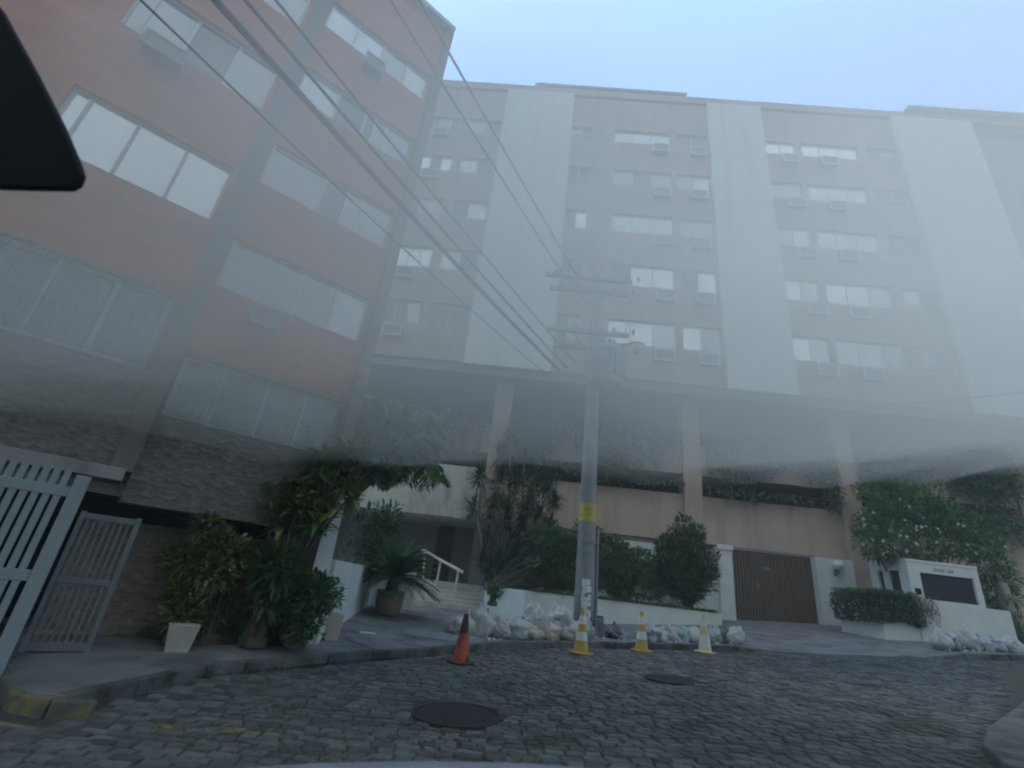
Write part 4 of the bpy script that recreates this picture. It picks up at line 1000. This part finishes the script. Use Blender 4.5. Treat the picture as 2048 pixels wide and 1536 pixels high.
# big shrub over the guardhouse
cl = [(tuple(spot(x, y, d)-Vector((16.5, 20, 1))), (r, r*.7, r*.75)) for x, y, d, r in
      ((1750, 1085, 19, .8), (1790, 1090, 18.8, .8), (1740, 1050, 19.6, .7), (1800, 1040, 19.6, .9), (1860, 1030, 19.8, 1.0), (1850, 1085, 19.2, .9), (1910, 1080, 19.2, .9), (1900, 1040, 19.8, .9),
       (1960, 1090, 19.2, .8), (1985, 1130, 19.2, .7), (2000, 1190, 19.2, .7), (1830, 1000, 20.2, .8), (1950, 1060, 19.8, .8), (1770, 1010, 20.3, .7), (1995, 1230, 19.3, .6), (1880, 985, 20.6, .7), (1800, 970, 21, .7), (1735, 980, 21.2, .6), (2005, 1155, 19.5, .6), (1970, 1180, 19.8, .7))]
shrub('bougainvillea', 'sprawling bright green climber with white blossoms over the guardhouse', 'climber', (16.5, 20, 1), cl, 9500, .24, .09, 'leaf_bright', flowers=None, r=.05, up=.3, droop=.3, spread=.7)
BV = [o for o in COL.objects if o.name.startswith('bougainvillea')][0]
q = MB()
for _ in range(75):
    c, rr = R.choice([cl[0], cl[0], cl[1], cl[1], cl[2], cl[3], cl[5], cl[6], R.choice(cl)]); u = rv().normalized(); u.y = -abs(u.y)
    p = Vector((c[0]+u.x*rr[0], c[1]+u.y*rr[1]*1.1, c[2]+u.z*rr[2]))
    for j in range(3): q.leaf(p, Vector((math.cos(j*2.1), -.4, math.sin(j*2.1))), Vector((0, -1, .2)), .085, .065, .2)
q.build('blossom', 'flower_white', BV)
b = spot(2035, 1285, 18.4)
shrub('garden_shrub', 'green shrub at the right edge beside the pale trunk', 'shrub', b, auto(.1, .2, .5, .5, .4, .4, 10, .35), 900, .18, .06, 'leaf_mid')
w = MB(); p0, p1 = spot(2030, 1275, 18.9), spot(2005, 1165, 18.9); w.tube([p0-Vector((0, 0, .5)), p0.lerp(p1, .5), p1], [.24, .2, .15], 10); o = w.build('palm_trunk', 'pale_bark', smooth=True); tag(o, 'pale bare trunk at the right edge beside the guardhouse', 'tree')
# vines hanging from the parking decks, one curtain per bay
def vine(s0, s1, zt, zb, n, label, dens=1., lm='leaf_vine'):
    o = thing('hanging_vine', label, 'vine', pbp((s0+s1)/2, YD-.1, zt), PA, 'vines hanging from the parking decks'); f = MB(); st = MB(); hw = (s1-s0)/2
    for k in range(n):
        x = R.uniform(-hw, hw); y = R.uniform(-.35, -.02); l = (zt-zb)*R.uniform(.35, 1)*(.75+.25*math.sin(x*1.3+s0)); m_ = int(l/.11*dens)+2
        pts = [Vector((x, y+.3, .25)), Vector((x, y-.1, .2))]
        sw_ = R.uniform(-.1, .1)
        for j in range(m_):
            q = Vector((x+sw_*math.sin(j*.5), y-.12+.05*math.sin(j), .15-l*j/m_)); pts.append(q)
            for _ in range(2): f.leaf(q+rv()*.07, Vector((R.uniform(-1, 1), R.uniform(-1, .1), R.uniform(-.9, .3))), UPV+rv()*.4, R.uniform(.14, .32), .085, .25, .35)
        if k % 3 == 0: st.tube(pts[::4] if len(pts) > 8 else pts, .012, 4, False)
    st.tube([(-hw + 2*hw*k/12, .12+.05*math.sin(k*2.1), .22+.03*math.sin(k)) for k in range(13)], .02, 5)
    st.build('stem', 'bark', o); f.build('foliage', lm, o)
vine(-7.9, -.95, 9.5, 6.6, 110, 'dark vine on the deck above the entrance')
vine(.15, 8.75, 9.7, 6.5, 230, 'vine curtain on the upper deck behind the utility pole')
vine(9.85, 16.2, 9.8, 6.3, 230, 'vine curtain above the garage door')
vine(17.4, 24.7, 10.1, 6.9, 300, 'thick vine curtain above the guardhouse')
vine(17.4, 24.7, 7.0, 5.4, 130, 'lower vine spilling over the wall above the guardhouse shrub', lm='leaf_bright')
vine(25.4, 33, 10, 6.8, 120, 'vine at the far right end of the decks')
vine(9.85, 16.2, 6.9, 6.2, 45, 'short ivy along the rim of the wall above the garage')
vine(.15, 8.75, 7.0, 6.35, 45, 'short ivy along the rim of the wall behind the hedge')
# grass between the setts
f = MB()
for _ in range(9000):
    x, y = R.uniform(-3.2, 6), R.uniform(5, 14)
    if noise.noise(Vector((x*.55, y*.55, 4.2))) + .25*(1 if x < 1 else -.3) < .2 or y > kerb_y(x)-.08 or not in_view(x, y): continue
    if any((x-a)**2+(y-b)**2 < (r+.08)**2 for a, b, r in HOLES): continue
    for _k in range(2): f.leaf(Vector((x+R.uniform(-.04, .04), y+R.uniform(-.02, .02), road_z(x, y)-.01)), Vector((R.uniform(-.9, .9), R.uniform(-.9, .9), .8)), rv(), R.uniform(.03, .065), .011, .1, .2)
tag(f.build('grass', 'grass'), 'short weeds growing in the joints of the cobbles', 'grass', kind='stuff')
f = MB()
for _ in range(1500):
    t = R.random()**.6; x = -3.75+2.2*t; y = kerb_y(x)-.09
    if R.random() < .35+.65*noise.noise(Vector((x*2, 1, 1))):
        f.leaf(Vector((x, y-R.uniform(0, .05), road_z(x, y))), Vector((R.uniform(-.7, .7), R.uniform(-.8, 0), 1)), rv(), R.uniform(.03, .1), .012, .1, .3)
tag(f.build('weeds', 'grass'), 'weeds along the foot of the mossy kerb', 'weeds', kind='stuff')

# ================================================================ THE CAR THE PICTURE IS TAKEN FROM
CAR = thing('car', 'pale bonnet and black inside mirror of the car the view is taken from', 'car', (0, 0, 0))
w = MB(); nx, ny = 24, 10
for j in range(ny+1):
    for i in range(nx+1):
        u = -1 + 2*i/nx; t = j/ny; x = .82*u*(1-.08*t); y = .72 + .66*t - .10*u*u*t
        z = 1.222 + .078*x - .030*t*t - .03*u*u + .03*(1-t)*0 - (.12*max(0, t-.85)/.15 if t > .85 else 0)
        w.v.append(Vector((x, y, z)))
for j in range(ny):
    for i in range(nx):
        a = j*(nx+1)+i; w.f.append([a, a+1, a+nx+2, a+nx+1]); w.mi.append(0)
o = w.build('bonnet', 'car_paint', CAR, smooth=True); sm = o.modifiers.new('thickness', 'SOLIDIFY'); sm.thickness = .02; sm.offset = -1
MY = .62
outl = [(-60, -60), (-10, 0), (62, 132), (118, 242), (150, 318), (158, 345), (150, 366), (132, 376), (60, 375), (-60, 371)]
pts = [spot(a, b_, MY) for a, b_ in outl]
w = MB(); k = len(pts); c = sum(pts, Vector())/k
bk = [c + (p-c)*.96 + Vector((-.012, .03, .012)) for p in pts]
w.add(pts+bk, [tuple(range(k)), tuple(reversed(range(k, 2*k)))] + [(i, k+i, k+(i+1) % k, (i+1) % k) for i in range(k)])
mh = w.build('rear_view_mirror', 'car_plastic', CAR, bevel=.004)
w = MB(); w.tube([c+Vector((-.03, .03, .0)), c+Vector((-.1, .06, .02)), c+Vector((-.2, .1, .1)), c+Vector((-.24, .12, .2))], .012, 8); w.build('stalk', 'car_plastic', mh)

# ================================================================ AIR
def air(name, label, dens, col, aniso):
    m, t, out = nt(name)
    v = N(t, 'ShaderNodeVolumePrincipled'); v.inputs['Color'].default_value = (*col, 1); v.inputs['Density'].default_value = dens; v.inputs['Anisotropy'].default_value = aniso
    t.links.new(v.outputs[0], out.inputs['Volume'])
    return m
w = MB(); w.box(-240, 240, -180, 90, -1.7, 105)  # thin haze box, added as part of the windscreen veil
tag(w.build('haze', air('haze', '', HAZE if 'HAZE' in globals() else .0025, (.93, .97, 1.), .3)), 'thin pale haze added as part of the windscreen veil', 'haze', kind='stuff')
# added closed volume standing in for the misted windscreen, with an undulating underside
w = MB(); nx, ny = 56, 44; X0, X1, Y0, Y1 = -10, 18, 2.4, 9.2
for lay in (0, 1):
    for j in range(ny+1):
        for i in range(nx+1):
            x = X0+(X1-X0)*i/nx; yf = Y0 + min(1.6, max(0, -x*.25)); y = yf+(Y1-yf)*j/ny
            z = 9.6 + 1.2*noise.noise(Vector((x*.2, y*.2, 9))) if lay else 2.75 + .10*y + min(1.35, .135*max(0, x-3)) - min(.35, .08*max(0, -x)) + .35*noise.noise(Vector((x*.3, y*.3, 2.3))) + .15*noise.noise(Vector((x*.9, y*.9, 7)))
            w.v.append(Vector((x, y, z)))
st = nx+1; off = st*(ny+1)
for j in range(ny):
    for i in range(nx):
        a = j*st+i; w.f.append([a, a+st, a+st+1, a+1]); w.f.append([off+a, off+a+1, off+a+st+1, off+a+st])
for i in range(nx):
    w.f.append([i, i+1, off+i+1, off+i]); a = ny*st+i; w.f.append([a+1, a, off+a, off+a+1])
for j in range(ny):
    a = j*st; w.f.append([a+st, a, off+a, off+a+st]); a = j*st+nx; w.f.append([a, a+st, off+a+st, off+a])
w.mi = [0]*len(w.f)
tag(w.build('windscreen_veil', air('windscreen_veil', '', .165, (.99, .98, .93), .2)), 'added pale volume over the street, standing in for the misted windscreen', 'windscreen_veil', kind='stuff')

# ================================================================ LIGHT, SKY, CAMERA
SUN_EL, SUN_AZ = math.radians(52), math.radians(-62)      # azimuth from +Y (ahead) towards +X
sd = Vector((math.sin(SUN_AZ)*math.cos(SUN_EL), math.cos(SUN_AZ)*math.cos(SUN_EL), math.sin(SUN_EL)))
L = bpy.data.lights.new('sun', 'SUN'); L.energy = .55; L.angle = math.radians(14); L.color = (1, .96, .9)
lo = bpy.data.objects.new('sun', L); COL.objects.link(lo); lo.rotation_euler = sd.to_track_quat('Z', 'Y').to_euler()
wd = bpy.data.worlds.new('World'); scn.world = wd; wd.use_nodes = True; t = wd.node_tree; t.nodes.clear()
sky = N(t, 'ShaderNodeTexSky', sky_type='NISHITA', sun_disc=False); sky.sun_elevation = SUN_EL; sky.sun_rotation = SUN_AZ
sky.air_density = 1.0; sky.dust_density = .2; sky.ozone_density = 1.0
bg = N(t, 'ShaderNodeBackground', Strength=.15); ow = N(t, 'ShaderNodeOutputWorld')
tm = N(t, 'ShaderNodeMix', data_type='RGBA', blend_type='MULTIPLY'); tm.inputs[0].default_value = 1; tm.inputs[7].default_value = (.85, 1.0, 1.10, 1)
t.links.new(sky.outputs[0], tm.inputs[6]); tg = N(t, 'ShaderNodeTexCoord'); sx = N(t, 'ShaderNodeSeparateXYZ'); t.links.new(tg.outputs['Generated'], sx.inputs[0])
cn = N(t, 'ShaderNodeTexNoise', Scale=2.2, Detail=6., Roughness=.55); t.links.new(tg.outputs['Generated'], cn.inputs['Vector'])
m1 = N(t, 'ShaderNodeMath', operation='MULTIPLY_ADD'); t.links.new(sx.outputs[1], m1.inputs[0]); m1.inputs[1].default_value = -.55; t.links.new(cn.outputs['Fac'], m1.inputs[2])
cf = ramp(t, m1.outputs[0], [(.40, (0, 0, 0)), (.75, (.9, .9, .9))])
cm = N(t, 'ShaderNodeMix', data_type='RGBA'); t.links.new(cf, cm.inputs[0]); t.links.new(tm.outputs[2], cm.inputs[6]); cm.inputs[7].default_value = (1.85, 1.98, 1.88, 1)
t.links.new(cm.outputs[2], bg.inputs[0]); t.links.new(bg.outputs[0], ow.inputs[0])

cam = bpy.data.cameras.new('camera'); co = bpy.data.objects.new('camera', cam); COL.objects.link(co); scn.camera = co
cam.sensor_width = 36; cam.lens = 36*FPX/2048; cam.clip_start = .02; cam.clip_end = 3000
F = Vector((0, _ct, _st)); Rg = Vector((1, 0, 0)); U = Vector((0, -_st, _ct))
iu = U*_ca - Rg*_sa; ir = Rg*_ca + U*_sa            # image-up and image-right after the roll
co.matrix_world = Matrix(((ir.x, iu.x, -F.x, 0), (ir.y, iu.y, -F.y, 0), (ir.z, iu.z, -F.z, EYE), (0, 0, 0, 1)))
cam.dof.use_dof = True; cam.dof.focus_distance = 16; cam.dof.aperture_fstop = 3.2

scn.view_settings.view_transform = 'Standard'; scn.view_settings.look = 'None'; scn.view_settings.gamma = 1; scn.view_settings.exposure = 1.85
scn.cycles.use_denoising = True; scn.cycles.max_bounces = 8; scn.cycles.diffuse_bounces = 3; scn.cycles.glossy_bounces = 2; scn.cycles.transmission_bounces = 2; scn.cycles.transparent_max_bounces = 4
scn.cycles.volume_bounces = 6; scn.cycles.filter_width = 2.0
